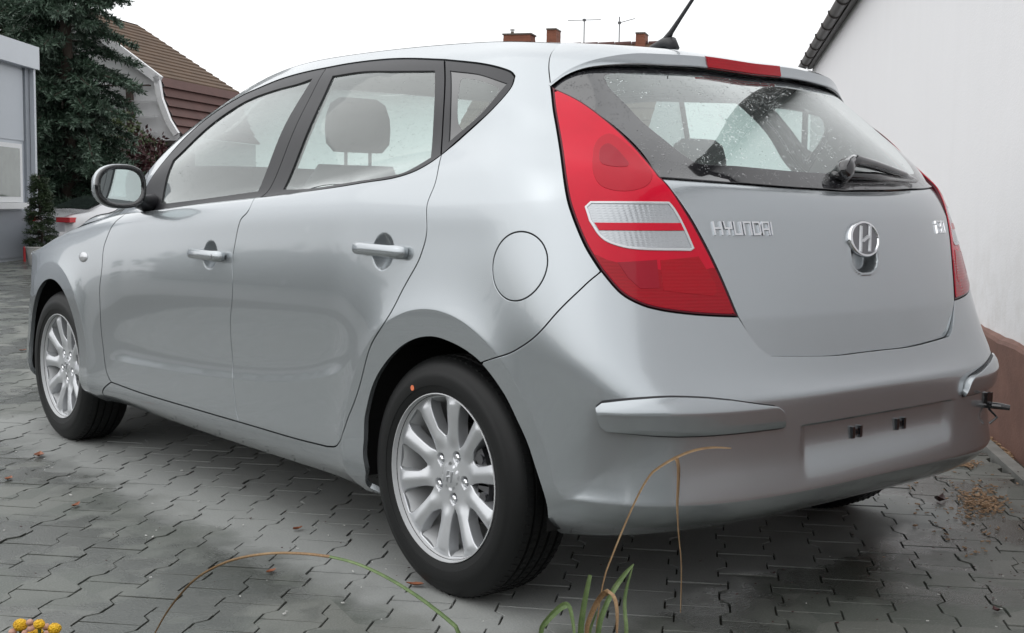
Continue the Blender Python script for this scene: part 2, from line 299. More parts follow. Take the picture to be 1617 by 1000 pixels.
CUR = {
 'dlo_bot': [[1.9703,1.0698],[1.0473,1.023],[0.8173,0.9358],[0.6784,0.9231],[0.4843,0.9182],[0.3341,0.9149],[0.2427,0.9326],[0.1855,0.9641],[0.1317,1.0161],[0.0529,1.1161],[-0.0527,1.2867],[-0.1409,1.5049]],
 'dlo_top': [[-0.1608,1.6162],[-0.1484,1.6617],[-0.0891,1.7169],[0.0284,1.7817],[0.139,1.8348],[0.2832,1.8819],[0.3869,1.9036],[0.4945,1.9129],[0.6293,1.9145],[0.7643,1.9061],[0.9142,1.9003],[1.0415,1.8952],[1.2037,1.8882],[1.3162,1.9077],[1.5459,1.9088],[1.7913,1.7138],[1.9981,1.3135]],
 'glass_f': [[1.8169,1.1247],[1.4289,1.0938],[1.0691,1.089],[0.9356,1.5396],[0.8309,1.8327],[0.9194,1.8096],[1.0931,1.8029],[1.3143,1.7985],[1.533,1.7363],[1.7591,1.5392],[1.8005,1.3274]],
 'glass_r': [[0.9148,1.0689],[0.5933,0.9642],[0.306,0.9332],[0.2455,0.9592],[0.1747,1.0144],[0.1817,1.744],[0.3795,1.7922],[0.5288,1.8255],[0.7107,1.8262],[0.8168,1.3937]],
 'quarter': [[0.108,1.0991],[-0.0118,1.2665],[-0.1311,1.5549],[-0.0061,1.6613],[0.1174,1.7269]],
 'quarter_clear': [[0.0547,1.1646],[0.0021,1.2566],[-0.0817,1.4451],[-0.0955,1.5147],[-0.0726,1.5534],[0.0092,1.6197],[0.0662,1.6457],[0.0815,1.5592],[0.0766,1.2337]],
 'bline': [[0.7632,1.9016],[1.0055,1.0771],[1.0476,1.0166]],
 'cline': [[0.139,1.8302],[0.1338,1.0496],[0.1516,0.9949]],
 'rdoor_seam': [[0.1518,0.9945],[0.1489,0.8766],[0.1826,0.8235],[0.1959,0.7812],[0.2248,0.7513],[0.2984,0.6869],[0.2952,0.571],[0.2619,0.4405],[0.2321,0.3273],[0.1996,0.2613],[0.1887,0.2223],[0.2014,0.1903],[0.2501,0.1736]],
 'door_bot': [[0.2501,0.1736],[0.4133,0.1645],[0.6877,0.1638],[1.0289,0.1639],[1.4951,0.1704],[1.7595,0.1897]],
 'fdoor_front': [[1.7595,0.1897],[1.8178,0.2307],[2.0165,0.3967],[2.1373,0.5283],[2.2355,0.6273],[2.2788,0.7273],[2.2285,0.7815],[2.1125,0.8573],[2.2136,1.1323]],
 'bseam': [[1.0476,1.0166],[1.1118,0.8387],[1.1797,0.804],[1.2241,0.7595],[1.2429,0.7167],[1.139,0.5606],[0.9966,0.3864],[0.838,0.24],[0.7775,0.1624]],
 'arch_r': [[0.1708,0.0316],[0.0488,0.1269],[0.0758,0.2252],[0.1704,0.3449],[0.199,0.4279],[0.1817,0.5019],[0.1387,0.5659],[0.0822,0.5879],[-0.022,0.5784],[-0.1334,0.5374],[-0.2084,0.4776],[-0.247,0.425],[-0.2879,0.3454],[-0.3315,0.1651],[-0.3088,0.0]],
 'flare_r': [[0.3104,0.593],[0.2961,0.6438],[0.2304,0.6628],[0.1569,0.6703],[0.0701,0.6712],[-0.0407,0.6471],[-0.1481,0.6032],[-0.2079,0.5609],[-0.2727,0.4847],[-0.3111,0.4026],[-0.3345,0.3244],[-0.3592,0.1871]],
 'fuel': [[-0.063,0.7417],[-0.083,0.7666],[-0.1234,0.7842],[-0.1725,0.7909],[-0.2091,0.7855],[-0.2265,0.7714],[-0.2293,0.7567],[-0.2185,0.7343],[-0.1927,0.7143],[-0.1437,0.6988],[-0.1012,0.706],[-0.0721,0.7217]],
 'bump_seam': [[-0.1342,0.5374],[-0.1847,0.5802],[-0.2023,0.6094],[-0.2493,0.6909],[-0.3091,0.7399],[-0.3393,0.7586]],
 'tl_out': [[-0.2683,1.5351],[-0.2579,1.2631],[-0.26,1.0425],[-0.2776,0.854],[-0.2882,0.8212],[-0.3109,0.7848],[-0.3387,0.7591],[-0.3724,0.7392],[-0.4056,0.7313],[-0.4342,0.7295],[-0.4749,0.7301],[-0.5669,0.734]],
 'tl_in': [[-0.5669,0.734],[-0.5435,0.7702],[-0.5065,0.8229],[-0.4837,0.8626],[-0.4498,0.947],[-0.4137,1.1554],[-0.371,1.3205],[-0.3271,1.4414],[-0.2683,1.5351]],
 'tl_clear': [[-0.3125,0.8359],[-0.3236,0.8462],[-0.4619,0.8613],[-0.4699,0.8512],[-0.4993,0.7977],[-0.4925,0.7942],[-0.3752,0.7888],[-0.3399,0.7964],[-0.32,0.8152]],
 'tl_band': [[-0.3294,0.8143],[-0.4799,0.8273],[-0.4854,0.8173],[-0.3381,0.805]],
 'tl_circ': [[-0.3274,0.9737],[-0.3331,1.0822],[-0.3535,1.1667],[-0.3751,1.1981],[-0.3958,1.1558],[-0.4182,1.0621],[-0.4363,0.9407],[-0.4242,0.8933],[-0.3851,0.8734],[-0.3455,0.88],[-0.3315,0.9091]],
 'hatch_seam': [[-0.2685,1.5469],[-0.2809,1.7209],[-0.3029,1.8611],[-0.3252,1.9411]],
 'spoil_low': [[-0.2762,1.5489],[-0.3153,1.6441],[-0.3702,1.7309],[-0.4188,1.775],[-0.4876,1.8146],[-0.5796,1.8404],[-0.685,1.8603],[-0.7837,1.8513]],
 'glass_bot': [[-0.4497,0.943],[-0.5015,0.9632],[-0.5758,0.9929],[-0.6205,1.009],[-0.7945,1.0189],[-0.8562,1.0096]],
 'rg_clear': [[-0.4177,1.6414],[-0.4188,1.6957],[-0.4505,1.7334],[-0.6681,1.8028],[-0.7631,1.7993]],
 'rg_clear2': [[-0.6189,1.1282],[-0.526,1.1012],[-0.5142,1.1234],[-0.501,1.1516],[-0.4825,1.2159],[-0.456,1.3236],[-0.4376,1.4572],[-0.4168,1.6001]],
 'tg_left': [[-0.5669,0.734],[-0.5845,0.7164],[-0.6049,0.699],[-0.6215,0.6912]],
 'tg_bot': [[-0.6215,0.6912],[-0.6872,0.6912],[-0.7628,0.69],[-0.8439,0.6912]],
 'strip': [[-0.3625,0.4856],[-0.3685,0.5001],[-0.4108,0.5239],[-0.4552,0.542],[-0.4977,0.545],[-0.5321,0.5368],[-0.6034,0.505],[-0.6142,0.4869],[-0.6233,0.4268],[-0.5737,0.4254],[-0.5331,0.4232],[-0.4596,0.4205],[-0.4131,0.4237],[-0.3807,0.4252],[-0.3723,0.4393]],
 'crease_s': [[1.8682,0.8346],[1.5315,0.8343],[1.0916,0.838],[0.824,0.8399],[0.5196,0.8389],[0.171,0.825],[-0.0815,0.8282],[-0.264,0.8434]],
 'scallop': [[1.8731,0.3088],[1.5995,0.3149],[1.3234,0.3199],[0.9414,0.3398],[0.7261,0.3655],[0.4915,0.4116],[0.3698,0.4522],[0.3932,0.5219]],
 'plate': [[-0.67,0.4252],[-0.8639,0.4183],[-0.8639,0.1666],[-0.6863,0.1725]],
 'ridge': [[-0.3592,0.1871],[-0.3778,0.1735],[-0.4127,0.1692],[-0.4687,0.1696],[-0.5403,0.1736],[-0.6598,0.1637]],
 'handle_r': [[0.5141,0.7493],[0.3954,0.7531],[0.2763,0.755]],
 'handle_f': [[1.5106,0.7257],[1.3969,0.7278],[1.2877,0.7312]],
 'hyundai': [[-0.5353,0.824],[-0.6442,0.8278]],
 'i30': [[-0.8639,0.8224],[-0.8639,0.8222]],
 'clips': [[-0.7961,0.3708],[-0.8639,0.3728]],
 'emblem': [[-0.8639,0.8171],[-0.8238,0.8178],[-0.8639,0.8422],[-0.8636,0.7885]],
 'repeater': [[3.4369,1.6367]],
 'tlcrease': [[-0.4838,0.8639],[-0.6282,0.8715],[-0.8221,0.8746]],
 'tgcrease2': [[-0.6066,0.7358],[-0.7881,0.7393]],
 'sillseam': [[0.6998,0.1642],[0.7775,0.0529]],
 'bumpshelf': [[-0.6215,0.6912],[-0.6836,0.6724],[-0.8639,0.6619]],
}
LU = 0.55; UC = -LU*math.pi/2
def _mm(x):
    n = len(x); h = np.diff(x); A = np.zeros((n, n)); B = np.zeros((n, n)); A[0, 0] = A[-1, -1] = 1
    for i in range(1, n-1):
        A[i, i-1] = h[i-1]; A[i, i] = 2*(h[i-1]+h[i]); A[i, i+1] = h[i]
        B[i, i-1] = 6/h[i-1]; B[i, i+1] = 6/h[i]; B[i, i] = -6/h[i-1]-6/h[i]
    return np.linalg.solve(A, B)
_MY, _MT = _mm(YK), _mm(TK)
def _ev(x, y, M2, q):
    h = np.diff(x); q = np.clip(q, x[0], x[-1]); i = np.clip(np.searchsorted(x, q)-1, 0, len(x)-2)
    hh = h[i][:, None]; a = ((x[i+1]-q)/h[i])[:, None]; b_ = 1-a
    return a*y[i]+b_*y[i+1]+((a**3-a)*M2[i]+(b_**3-b_)*M2[i+1])*hh*hh/6
_H2, _Z2 = _MY@TH, _MY@TZ
_RT = np.stack([TR, TZR, TYC, TP, TQ], 1); _R2 = _MT@_RT
def _row(v, t):
    h = np.diff(TK); t = np.clip(t, TK[0], TK[-1]); i = np.clip(np.searchsorted(TK, t)-1, 0, len(TK)-2)
    M = v@_MT.T; r = np.arange(len(t)); hh = h[i]; a = (TK[i+1]-t)/hh; b_ = 1-a
    return a*v[r, i]+b_*v[r, i+1]+((a**3-a)*M[r, i]+(b_**3-b_)*M[r, i+1])*hh*hh/6
def S(u, t):
    u = np.atleast_1d(np.asarray(u, float)).copy(); t = np.atleast_1d(np.asarray(t, float))
    sg = np.where(u < UC, -1.0, 1.0); u = np.where(u < UC, 2*UC-u, u)
    Rr, ZR, YC, PP, QQ = _ev(TK, _RT, _R2, t).T
    phi = np.clip(-u/LU, 0, math.pi/2); cs = np.cos(phi); sn = np.sin(phi); rho = np.ones_like(u)
    for _ in range(9):
        a = (rho*cs)**QQ; b_ = (rho*sn)**PP
        rho = rho-(a+b_-1)*rho/np.maximum(QQ*a+PP*b_, 1e-6)
    d = rho*sn; k = rho*cs
    y = np.where(u > 0, YC+u, YC-(YC-Rr)*d)
    h = _row(_ev(YK, TH, _H2, y), t); z = _row(_ev(YK, TZ, _Z2, y), t)
    w_ = np.where(u > 0, 0, np.clip(d, 0, 1))**2.5
    return np.stack([-sg*np.where(u > 0, h, h*k), y, z+(ZR-z)*w_], 1)
def jac(u, t, fn=None, e=4e-4):
    fn = fn or S
    return (fn(u+e, t)-fn(u-e, t))/(2*e), (fn(u, np.minimum(t+e, 2))-fn(u, np.maximum(t-e, 0)))/((np.minimum(t+e, 2)-np.maximum(t-e, 0))[:, None])
def unit(v): return v/np.maximum(np.linalg.norm(v, axis=-1, keepdims=True), 1e-12)
def nrm(u, t):
    a, b_ = jac(u, t); return unit(-np.cross(a, b_))
def smooth(a, b_, x):
    q = np.clip((x-a)/(b_-a), 0, 1); return q*q*(3-2*q)
def soft(x, w_):      # smooth max(0, x) with a corner radius about w_
    return 0.5*(x+np.sqrt(x*x+w_*w_))
# shape features, metres along the normal ---------------------------------------------------------
def flare(X):
    d = np.zeros(len(X)); side = smooth(.60, .78, np.abs(X[:, 0]))
    for yc, amp in ((0.0, .017), (2.65, .013)):
        r = np.hypot((X[:, 1]-yc)/.985, (X[:, 2]-.305)/1.03)
        e = r-.432
        f_ = np.where(e > 0, np.exp(-np.maximum(soft(e, .005)-.0025, 0)/.075), np.maximum(1-np.maximum(soft(-e, .005)-.0025, 0)*3.24, 0.3))
        d += amp*f_*side*(r < .9)
    return d
_sy = np.array([.36, .42, .50, .62, .85, 1.1, 1.5, 2.1]); _sz = np.array([.600, .556, .524, .496, .462, .441, .420, .404]); _s2 = _mm(_sy)@_sz
def scz(y): return _ev(_sy, _sz[:, None], _s2[:, None], np.asarray(y, float))[:, 0]
def scallop(X):
    y, z = X[:, 1], X[:, 2]
    zc = scz(y)
    e = z-zc
    k = (1-np.exp(-np.maximum(soft(e, .008)-.004, 0)/.05))*np.exp(-np.maximum(e-.02, 0)/.20)
    return -.013*k*smooth(.36, .52, y)*smooth(2.10, 1.9, y)*(np.abs(X[:, 0]) > .7)
def shoulder(X):
    y, z = X[:, 1], X[:, 2]
    zc = np.interp(y, [-.36, -.19, .06, .41, .72, .99, 1.42, 1.76, 2.1, 2.6, 3.0], [1.03, 1.02, 1.013, 1.017, 1.005, .992, .970, .951, .925, .86, .80])
    e = z-zc
    return (-soft(e, .005)*.10*np.exp(-np.maximum(e, 0)/.10)+.004*np.exp(-(e/.06)**2))*smooth(-.52, -.3, y)
def dent(X, c, rx, rz, depth, p=2.0):
    q = np.hypot((X[:, 1]-c[1])/rx, (X[:, 2]-c[2])/rz)
    return -depth*np.clip(1-q**p, 0, 1)*smooth(1.0, .93, q)
HR = (None, .245, .887); HF = (None, 1.241, .838)
def D_side(u, t, X): return flare(X)+scallop(X)+shoulder(X)+(dent(X, HR, .052, .050, .021)+dent(X, HF, .050, .048, .021))*(np.abs(X[:, 0]) > .8)
def D_gate(u, t, X):
    z = X[:, 2]; d = -soft(.757-z, .006)*.15-soft(z-1.0, .005)*.10
    q = np.abs(X[:, 0]/.060)**2.4+np.abs((z-.899)/.045)**2.4
    d += -.034*smooth(1.0, .45, q)
    q2 = np.abs(X[:, 0]/.069)**2.4+np.abs((z-.899)/.053)**2.4
    return d+.003*smooth(1.0, .8, q2)*smooth(.55, 1.0, q)
def plate_mask(X):
    x = X[:, 0]; return smooth(-.345, -.305, x)*smooth(.372, .310, x)
def D_bump(u, t, X):
    y, z = X[:, 1], X[:, 2]; ax = np.abs(X[:, 0])
    rear = smooth(.86, .74, ax)*smooth(-.30, -.45, y)
    ef = np.where(ax > .5, np.hypot(y/.985, (z-.305)/1.03)-.432, .6); er = z-.345
    k = .045; hh = np.clip(.5+.5*(ef-er)/k, 0, 1)            # the arch lip runs smoothly into the low ridge
    e = ef+(er-ef)*hh-k*hh*(1-hh)
    amp = .017+.002*hh; slope = .055+.17*hh; fall = .075-.036*hh
    crest = np.where(e > 0, amp*np.exp(-np.maximum(soft(e, .005)-.0025, 0)/fall), amp-slope*np.maximum(soft(-e, .005)-.0025, 0))
    crest = np.maximum(crest, -.016)
    cre = .007*np.exp(-soft(np.abs(z-.575)-.002, .004)/.035)
    rec = -.0125*smooth(.36, .47, z)*smooth(.500, .494, z)*plate_mask(X)
    return crest+rear*cre+rec*(y < -.5)
_gt = np.linspace(1.0, 2.0, 101); _gc = _ev(TK, _RT, _R2, _gt)[:, :2]
def _glass_delta():
    # distance from the skin's centre profile to one even arc: the rear screen is flatter than the panels around it
    P = np.stack([np.interp(k, _gt, _gc[:, 0]) for k in (1.0, 1.45, 1.88)]), np.stack([np.interp(k, _gt, _gc[:, 1]) for k in (1.0, 1.45, 1.88)])
    a, b_ = np.array([P[0][0], P[1][0]]), np.array([P[0][2], P[1][2]]); ch = b_-a; L = np.linalg.norm(ch); e = ch/L; n = np.array([-e[1], e[0]])
    if n[1] < 0: n = -n
    s_ = ((_gc-a)@e)/L; h = (_gc-a)@n; sm = ((np.array([P[0][1], P[1][1]])-a)@e)/L; hm = (np.array([P[0][1], P[1][1]])-a)@n
    return .85*hm*s_*(1-s_)/(sm*(1-sm))-h
_gd = _glass_delta()
def D_glass(off): return lambda u, t, X: off+np.interp(t, _gt, _gd)*smooth(.98, 1.06, t)*smooth(1.95, 1.85, t)
def D_front(u, t, X): return flare(X)+shoulder(X)
def D0(u, t, X): return np.zeros(len(X))
def Dk(k): return lambda u, t, X: np.full(len(X), k)

# loops ------------------------------------------------------------------------------------------
def crv(pts, sp=0.010):
    """smooth (u,t) polyline through control points, resampled about every sp metres of skin"""
    p = np.array(pts, float)
    if len(p) == 2: q = p[0]+(p[1]-p[0])*np.linspace(0, 1, 60)[:, None]
    else:
        e = np.vstack([2*p[0]-p[1], p, 2*p[-1]-p[-2]]); q = []
        for i in range(1, len(e)-2):
            a, b_, c, d = e[i-1], e[i], e[i+1], e[i+2]
            s_ = np.linspace(0, 1, 24, endpoint=False)[:, None]
            k0, k1, k2 = (np.linalg.norm(x)**.5+1e-9 for x in (b_-a, c-b_, d-c))
            m1 = (c-b_)+k1*((b_-a)/k0-(c-a)/(k0+k1)); m2 = (c-b_)+k1*((d-c)/k2-(d-b_)/(k1+k2))
            q.append((2*s_**3-3*s_**2+1)*b_+(s_**3-2*s_**2+s_)*m1+(-2*s_**3+3*s_**2)*c+(s_**3-s_**2)*m2)
        q = np.vstack(q+[p[-1:]])
    X = S(q[:, 0], q[:, 1]); L = np.concatenate([[0], np.cumsum(np.linalg.norm(np.diff(X, axis=0), axis=1))])
    n = max(2, int(L[-1]/sp)+1); s_ = np.linspace(0, L[-1], n)
    return np.stack([np.interp(s_, L, q[:, 0]), np.interp(s_, L, q[:, 1])], 1)
def C(name, a=None, b_=None, sp=0.010):
    return crv(CUR[name], sp)[a:b_]
def join(*segs):
    p = np.vstack(segs); k = [0]
    sc_ = np.array([1.0, .62])
    for i in range(1, len(p)):
        if np.linalg.norm((p[i]-p[k[-1]])*sc_) > 3e-3: k.append(i)
    if np.linalg.norm((p[k[-1]]-p[k[0]])*sc_) < 3e-3: k.pop()
    p = p[k]
    a = 0.5*np.sum(p[:, 0]*np.roll(p[:, 1], -1)-np.roll(p[:, 0], -1)*p[:, 1])
    return p if a > 0 else p[::-1]
def mir(p): q = np.array(p, float)[::-1].copy(); q[:, 0] = 2*UC-q[:, 0]; return q
def inside(pts, loop):
    x, y = pts[:, 0][:, None], pts[:, 1][:, None]; a = loop; b_ = np.roll(loop, -1, 0); r = np.zeros(len(pts), bool)
    for s0 in range(0, len(pts), 4000):
        X, Y = x[s0:s0+4000], y[s0:s0+4000]
        c = ((a[:, 1] > Y) != (b_[:, 1] > Y)) & (X < (b_[:, 0]-a[:, 0])*(Y-a[:, 1])/(b_[:, 1]-a[:, 1]+1e-30)+a[:, 0])
        r[s0:s0+4000] = c.sum(1) % 2 == 1
    return r
def dist_to(pts, ref, met):
    r = np.full(len(pts), 9.); met = np.broadcast_to(met, pts.shape)
    for s0 in range(0, len(pts), 2000):
        d = (pts[s0:s0+2000, None]-ref[None])*met[s0:s0+2000, None]; r[s0:s0+2000] = np.sqrt((d*d).sum(2)).min(1)
    return r
def dist3(a, ref):
    r = np.empty(len(a)); rr = (ref*ref).sum(1)
    for s0 in range(0, len(a), 3000):
        x = a[s0:s0+3000]; d = (x*x).sum(1)[:, None]+rr[None]-2*x@ref.T
        r[s0:s0+3000] = np.sqrt(np.maximum(d.min(1), 0))
    return r
def inset(loop, g, fn, hole=False):
    """move a CCW loop inward by g metres of skin"""
    if g == 0: return loop
    u, t = loop.T; a, b_ = jac(u, t, fn)
    d = np.roll(loop, -1, 0)-np.roll(loop, 1, 0)
    T3 = unit(a*d[:, :1]+b_*d[:, 1:]); n = unit(-np.cross(a, b_)); inn = np.cross(T3, n)          # CCW in (u,t): interior side
    if hole: inn = -inn
    G = np.stack([(a*a).sum(1), (a*b_).sum(1), (b_*b_).sum(1)], 1); ra = (a*inn).sum(1); rb = (b_*inn).sum(1)
    det = G[:, 0]*G[:, 2]-G[:, 1]**2
    du = (G[:, 2]*ra-G[:, 1]*rb)/det; dt = (G[:, 0]*rb-G[:, 1]*ra)/det
    q = loop+np.stack([du, dt], 1)*g
    keep = dist3(S(q[:, 0], q[:, 1]), S(u, t)) > abs(g)*0.7
    if g > 0: keep &= inside(q, loop) != hole
    return q[keep] if keep.sum() > 5 else q
def yz2ut(y, z, u=0.3, t=.6, fn=None):
    for _ in range(40):
        X = S([u], [t])[0]; a, b_ = jac(np.array([u]), np.array([t])); a, b_ = a[0], b_[0]
        d = np.linalg.solve(np.array([[a[1], b_[1]], [a[2], b_[2]]]), np.array([y-X[1], z-X[2]]))
        u += float(np.clip(d[0], -.1, .1)); t = float(np.clip(t+np.clip(d[1], -.1, .1), 0, 2))
        if abs(d).max() < 1e-6: break
    return u, t
MIRX = np.array([-1., 1, 1])
def panel(loop, D=D0, holes=(), gap=.0013, r=.0014, depth=.016, sp=.017, feats=(), dense=(), hole_gap=None, flat=False):
    """curved sheet with rounded, turned-in edges -> (verts, faces, normals)"""
    def fn(u, t):
        X = S(u, t); return X+nrm(u, t)*D(u, t, X)[:, None]
    g = gap+r
    lo = inset(loop, g, S); hs_ = [inset(h, (g if hole_gap is None else hole_gap+r), S, True) for h in holes]
    met = np.array([1.0, .62])
    u0, t0 = lo.min(0); u1, t1 = lo.max(0)
    gu = []
    def even(line):                    # parameter steps of about sp metres along a line of the skin
        X = S(line[:, 0], line[:, 1]); L = np.concatenate([[0], np.cumsum(np.linalg.norm(np.diff(X, axis=0), axis=1))]); return L, max(2, int(L[-1]/sp)+1)
    ul, tl = np.linspace(u0, u1, 200), np.linspace(t0, t1, 200); tm, um = (t0+t1)/2, (u0+u1)/2
    L, n_ = even(np.stack([ul, np.full(200, tm)], 1)); us = np.interp(np.linspace(0, L[-1], n_), L, ul)
    L, n_ = even(np.stack([np.full(200, um), tl], 1)); ts = np.interp(np.linspace(0, L[-1], n_), L, tl)
    gu = np.stack(np.meshgrid(us, ts, indexing='ij'), -1).reshape(-1, 2)
    bd = np.vstack([lo]+hs_); ex = []; lines = []
    for f_ in feats:                      # rows of points along a crease
        n_ = nrm(f_[:, 0], f_[:, 1]); a, b_ = jac(f_[:, 0], f_[:, 1])
        d = np.gradient(f_, axis=0); T3 = unit(a*d[:, :1]+b_*d[:, 1:]); w_ = np.cross(T3, n_)
        dt = (w_*b_).sum(1)/(b_*b_).sum(1); du = (w_*a).sum(1)/(a*a).sum(1)
        for o in (-.010, -.005, -.0018, .0018, .005, .010): ex.append(f_+np.stack([du, dt], 1)*o); lines.append(len(ex)-1)
    for (cu, ct), rad, s_ in dense:
        a, b_ = jac(np.array([cu]), np.array([ct])); lu, lt = np.linalg.norm(a), np.linalg.norm(b_)
        q = np.arange(-rad, rad+1e-6, s_); qq = np.stack(np.meshgrid(q, q, indexing='ij'), -1).reshape(-1, 2); qq = qq[(qq**2).sum(1) < rad*rad]
        ex.append(np.stack([cu+qq[:, 0]/lu, ct+qq[:, 1]/lt], 1))
    def ok(p, dmin, ref):
        m = inside(p, lo)
        for h in hs_: m &= ~inside(p, h)
        if m.any(): m[m] = dist3(S(p[m, 0], p[m, 1]), S(ref[:, 0], ref[:, 1])) > dmin
        return m
    pts = [bd]; cre_edges = []
    if ex:
        E_ = np.vstack(ex); m = ok(E_, .003, bd); e = E_[m]; pts.append(e); num = np.cumsum(m)-1+len(bd); st_ = np.cumsum([0]+[len(x) for x in ex])
        for li in lines:                 # keep the creases as unbroken edges
            for i in range(st_[li], st_[li+1]-1):
                if m[i] and m[i+1]: cre_edges.append((int(num[i]), int(num[i+1])))
        gu = gu[ok(gu, .009, np.vstack([bd, e]))] if len(gu) else gu
    else: gu = gu[ok(gu, sp*.55, bd)]
    pts.append(gu); P = np.vstack(pts)
    edges = []; o = 0
    for l in [lo]+hs_: edges += [(o+i, o+(i+1) % len(l)) for i in range(len(l))]; o += len(l)
    edges += cre_edges
    rv, re, rf, ov, oe, of = delaunay_2d_cdt([Vector((float(p[0])*(1.6 if p[0] < 0 else 1), float(p[1])*.62)) for p in P], edges, [], 0, 1e-7)
    V = np.array([(v.x/(1.6 if v.x < 0 else 1), v.y/.62) for v in rv]); T = np.array(rf)
    cen = V[T].mean(1); m = inside(cen, lo)
    for h in hs_: m &= ~inside(cen, h)
    T = T[m]
    mp_ = {}
    for i, l in enumerate(ov):
        for j in l: mp_[j] = i
    X = fn(V[:, 0], V[:, 1]); a, b_ = jac(V[:, 0], V[:, 1], fn, 6e-4); N = unit(-np.cross(a, b_))
    T = T[:, ::-1]
    verts = [X]; norms = [N]; faces = [tuple(x) for x in T]; nv = len(X); o = 0
    if r > 0:
        for li, l in enumerate([lo]+hs_):
            idx = [mp_.get(o+i, -1) for i in range(len(l))]; o += len(l)
            idx = [i for k, i in enumerate(idx) if i >= 0 and i != idx[k-1]]
            p = X[idx]; n = N[idx]; tg = unit(np.roll(p, -1, 0)-np.roll(p, 1, 0)); od = unit(np.cross(n, tg))*(-1 if li == 0 else 1)
            # orientation: loop CCW in (u,t) is clockwise seen from outside
            c2 = V[idx]; ins = inset(c2, .002, S, li > 0)
            if len(ins) == len(c2):
                iv = fn(ins[:, 0], ins[:, 1])-p
                if np.median((iv*od).sum(1)) > 0: od = -od
            rows = [(p+od*.7*r-n*.3*r, unit(n+od)), (p+od*r-n*r, od), (p+od*r-n*depth, od)]
            prev = idx
            for q, nn in rows:
                cur = list(range(nv, nv+len(idx))); nv += len(idx); verts.append(q); norms.append(nn)
                for k in range(len(idx)):
                    k2 = (k+1) % len(idx)
                    f4 = (prev[k], prev[k2], cur[k2], cur[k])
                    faces.append(f4 if li == 0 else f4)
                prev = cur
    v = np.vstack(verts); n = np.vstack(norms)
    # consistent winding with the normals
    I = np.array([f_[:3] for f_ in faces]); A, B, Cc = v[I[:, 0]], v[I[:, 1]], v[I[:, 2]]
    s_ = (np.cross(B-A, Cc-A)*(n[I[:, 0]]+n[I[:, 1]]+n[I[:, 2]])).sum(1)
    ff = [f_ if k > 0 else f_[::-1] for f_, k in zip(faces, s_)]
    return v, ff, n
def put(name, pan, mat, parent, right=False, label=None):
    v, f, n = pan
    if right: v = v*MIRX; n = n*MIRX; f = [q[::-1] for q in f]
    o = mesh(name, v, f, mat, parent, normals=n)
    if label: o['label'] = label
    return o
# ------------------------------------------------------------------ the silver hatchback
car = thing('silver_hatchback', 'large silver five door hatchback parked on the paving, seen from its rear left corner', 'car')
def cut(name, i0, i1): return CUR[name][i0:i1]
BOT = 0.0
# assemble the outlines (left flank; control points shared by neighbours)
dlo_bot_f = crv(cut('dlo_bot', 0, 2)); dlo_bot_r = crv(CUR['dlo_bot'][1:9]); dlo_bot_q = crv(CUR['dlo_bot'][8:]+[CUR['dlo_top'][0]])
dlo_top = CUR['dlo_top']
top_q = crv(dlo_top[:5]); top_r = crv(dlo_top[4:10]); top_f = crv(dlo_top[9:])
dlo_front = crv([dlo_top[-1], [1.985, 1.19], CUR['dlo_bot'][0]])
bl = crv(CUR['bline'][:2]+[CUR['dlo_bot'][1]]); bl[0] = dlo_top[9]
cl = crv([dlo_top[4], CUR['cline'][1], CUR['dlo_bot'][8]])
seam_r = crv([CUR['dlo_bot'][8]]+CUR['rdoor_seam'][1:]); door_bot = crv(CUR['door_bot'])
bot_pts = CUR['door_bot']; split = [0.777, 0.1635]
door_bot_r = crv(bot_pts[:3]+[split]); door_bot_f = crv([split]+bot_pts[3:])
seam_b = crv([CUR['dlo_bot'][1]]+CUR['bseam'][1:-1]+[split])
seam_f = crv(CUR['fdoor_front'][:-1]); seam_f2 = crv([CUR['fdoor_front'][-2], [2.05, .97], CUR['dlo_bot'][0]])
arch = crv(CUR['arch_r']); bseam = crv(CUR['bump_seam']); tl_o = CUR['tl_out']
tl_out_up = crv(tl_o[:7]); tl_out_dn = crv(tl_o[6:]); tl_in_dn = crv(CUR['tl_in'][:5]); tl_in_up = crv(CUR['tl_in'][4:])
hatch = crv([tl_o[0]]+CUR['hatch_seam'][1:]+[[-.345, 2.0]])
tg_l = crv([tl_o[-1]]+CUR['tg_left'][1:]); tg_b = crv([CUR['tg_left'][-1]]+CUR['tg_bot'][1:]+[[UC, .691]])
gl_b = crv([CUR['tl_in'][4]]+CUR['glass_bot'][1:-1]+[[UC, 1.010]])
sp_l = crv([tl_o[0]]+CUR['spoil_low'][1:-1]+[[UC, 1.85]])
def ell_arch(yc, t_lo=0.0, n=60, a0=200, a1=-20, ry=.340, rz=.372):
    """front wheel opening as (u, t) points, from the rear foot over the top"""
    r_ = []
    for k in range(n+1):
        th = math.radians(a1+(a0-a1)*k/n); y, z = yc-ry*math.cos(th), .305+rz*math.sin(th)
        r_.append((y, max(z, .19)))
    q = []
    for y, z in r_:
        lo, hi = 0.0, 1.0
        for _ in range(30):
            m = (lo+hi)/2; c_ = float(_ev(TK, _RT, _R2, np.array([m]))[0, 2])
            zz = S([y-c_], [m])[0, 2]
            if zz < z: lo = m
            else: hi = m
        m = (lo+hi)/2; c_ = float(_ev(TK, _RT, _R2, np.array([m]))[0, 2]); q.append((y-c_, m))
    return np.array(q)
farch = ell_arch(2.65)
c0 = float(TYC[0])
loop_side = join(crv([dlo_top[-1], [1.93, 2.0]]), crv([[1.93, 2.0], [-.345, 2.0]]), hatch[::-1], tl_out_up, bseam[::-1], arch[::-1][-1-int(np.argmin(np.linalg.norm(arch-np.array(CUR['bump_seam'][0]), axis=1))):],
                 crv([[arch[0][0], 0.0], [1.98, 0.0]]), crv([[1.98, 0.0], bot_pts[-1]]), door_bot[::-1], seam_r[::-1], dlo_bot_q, top_q, top_r, top_f)
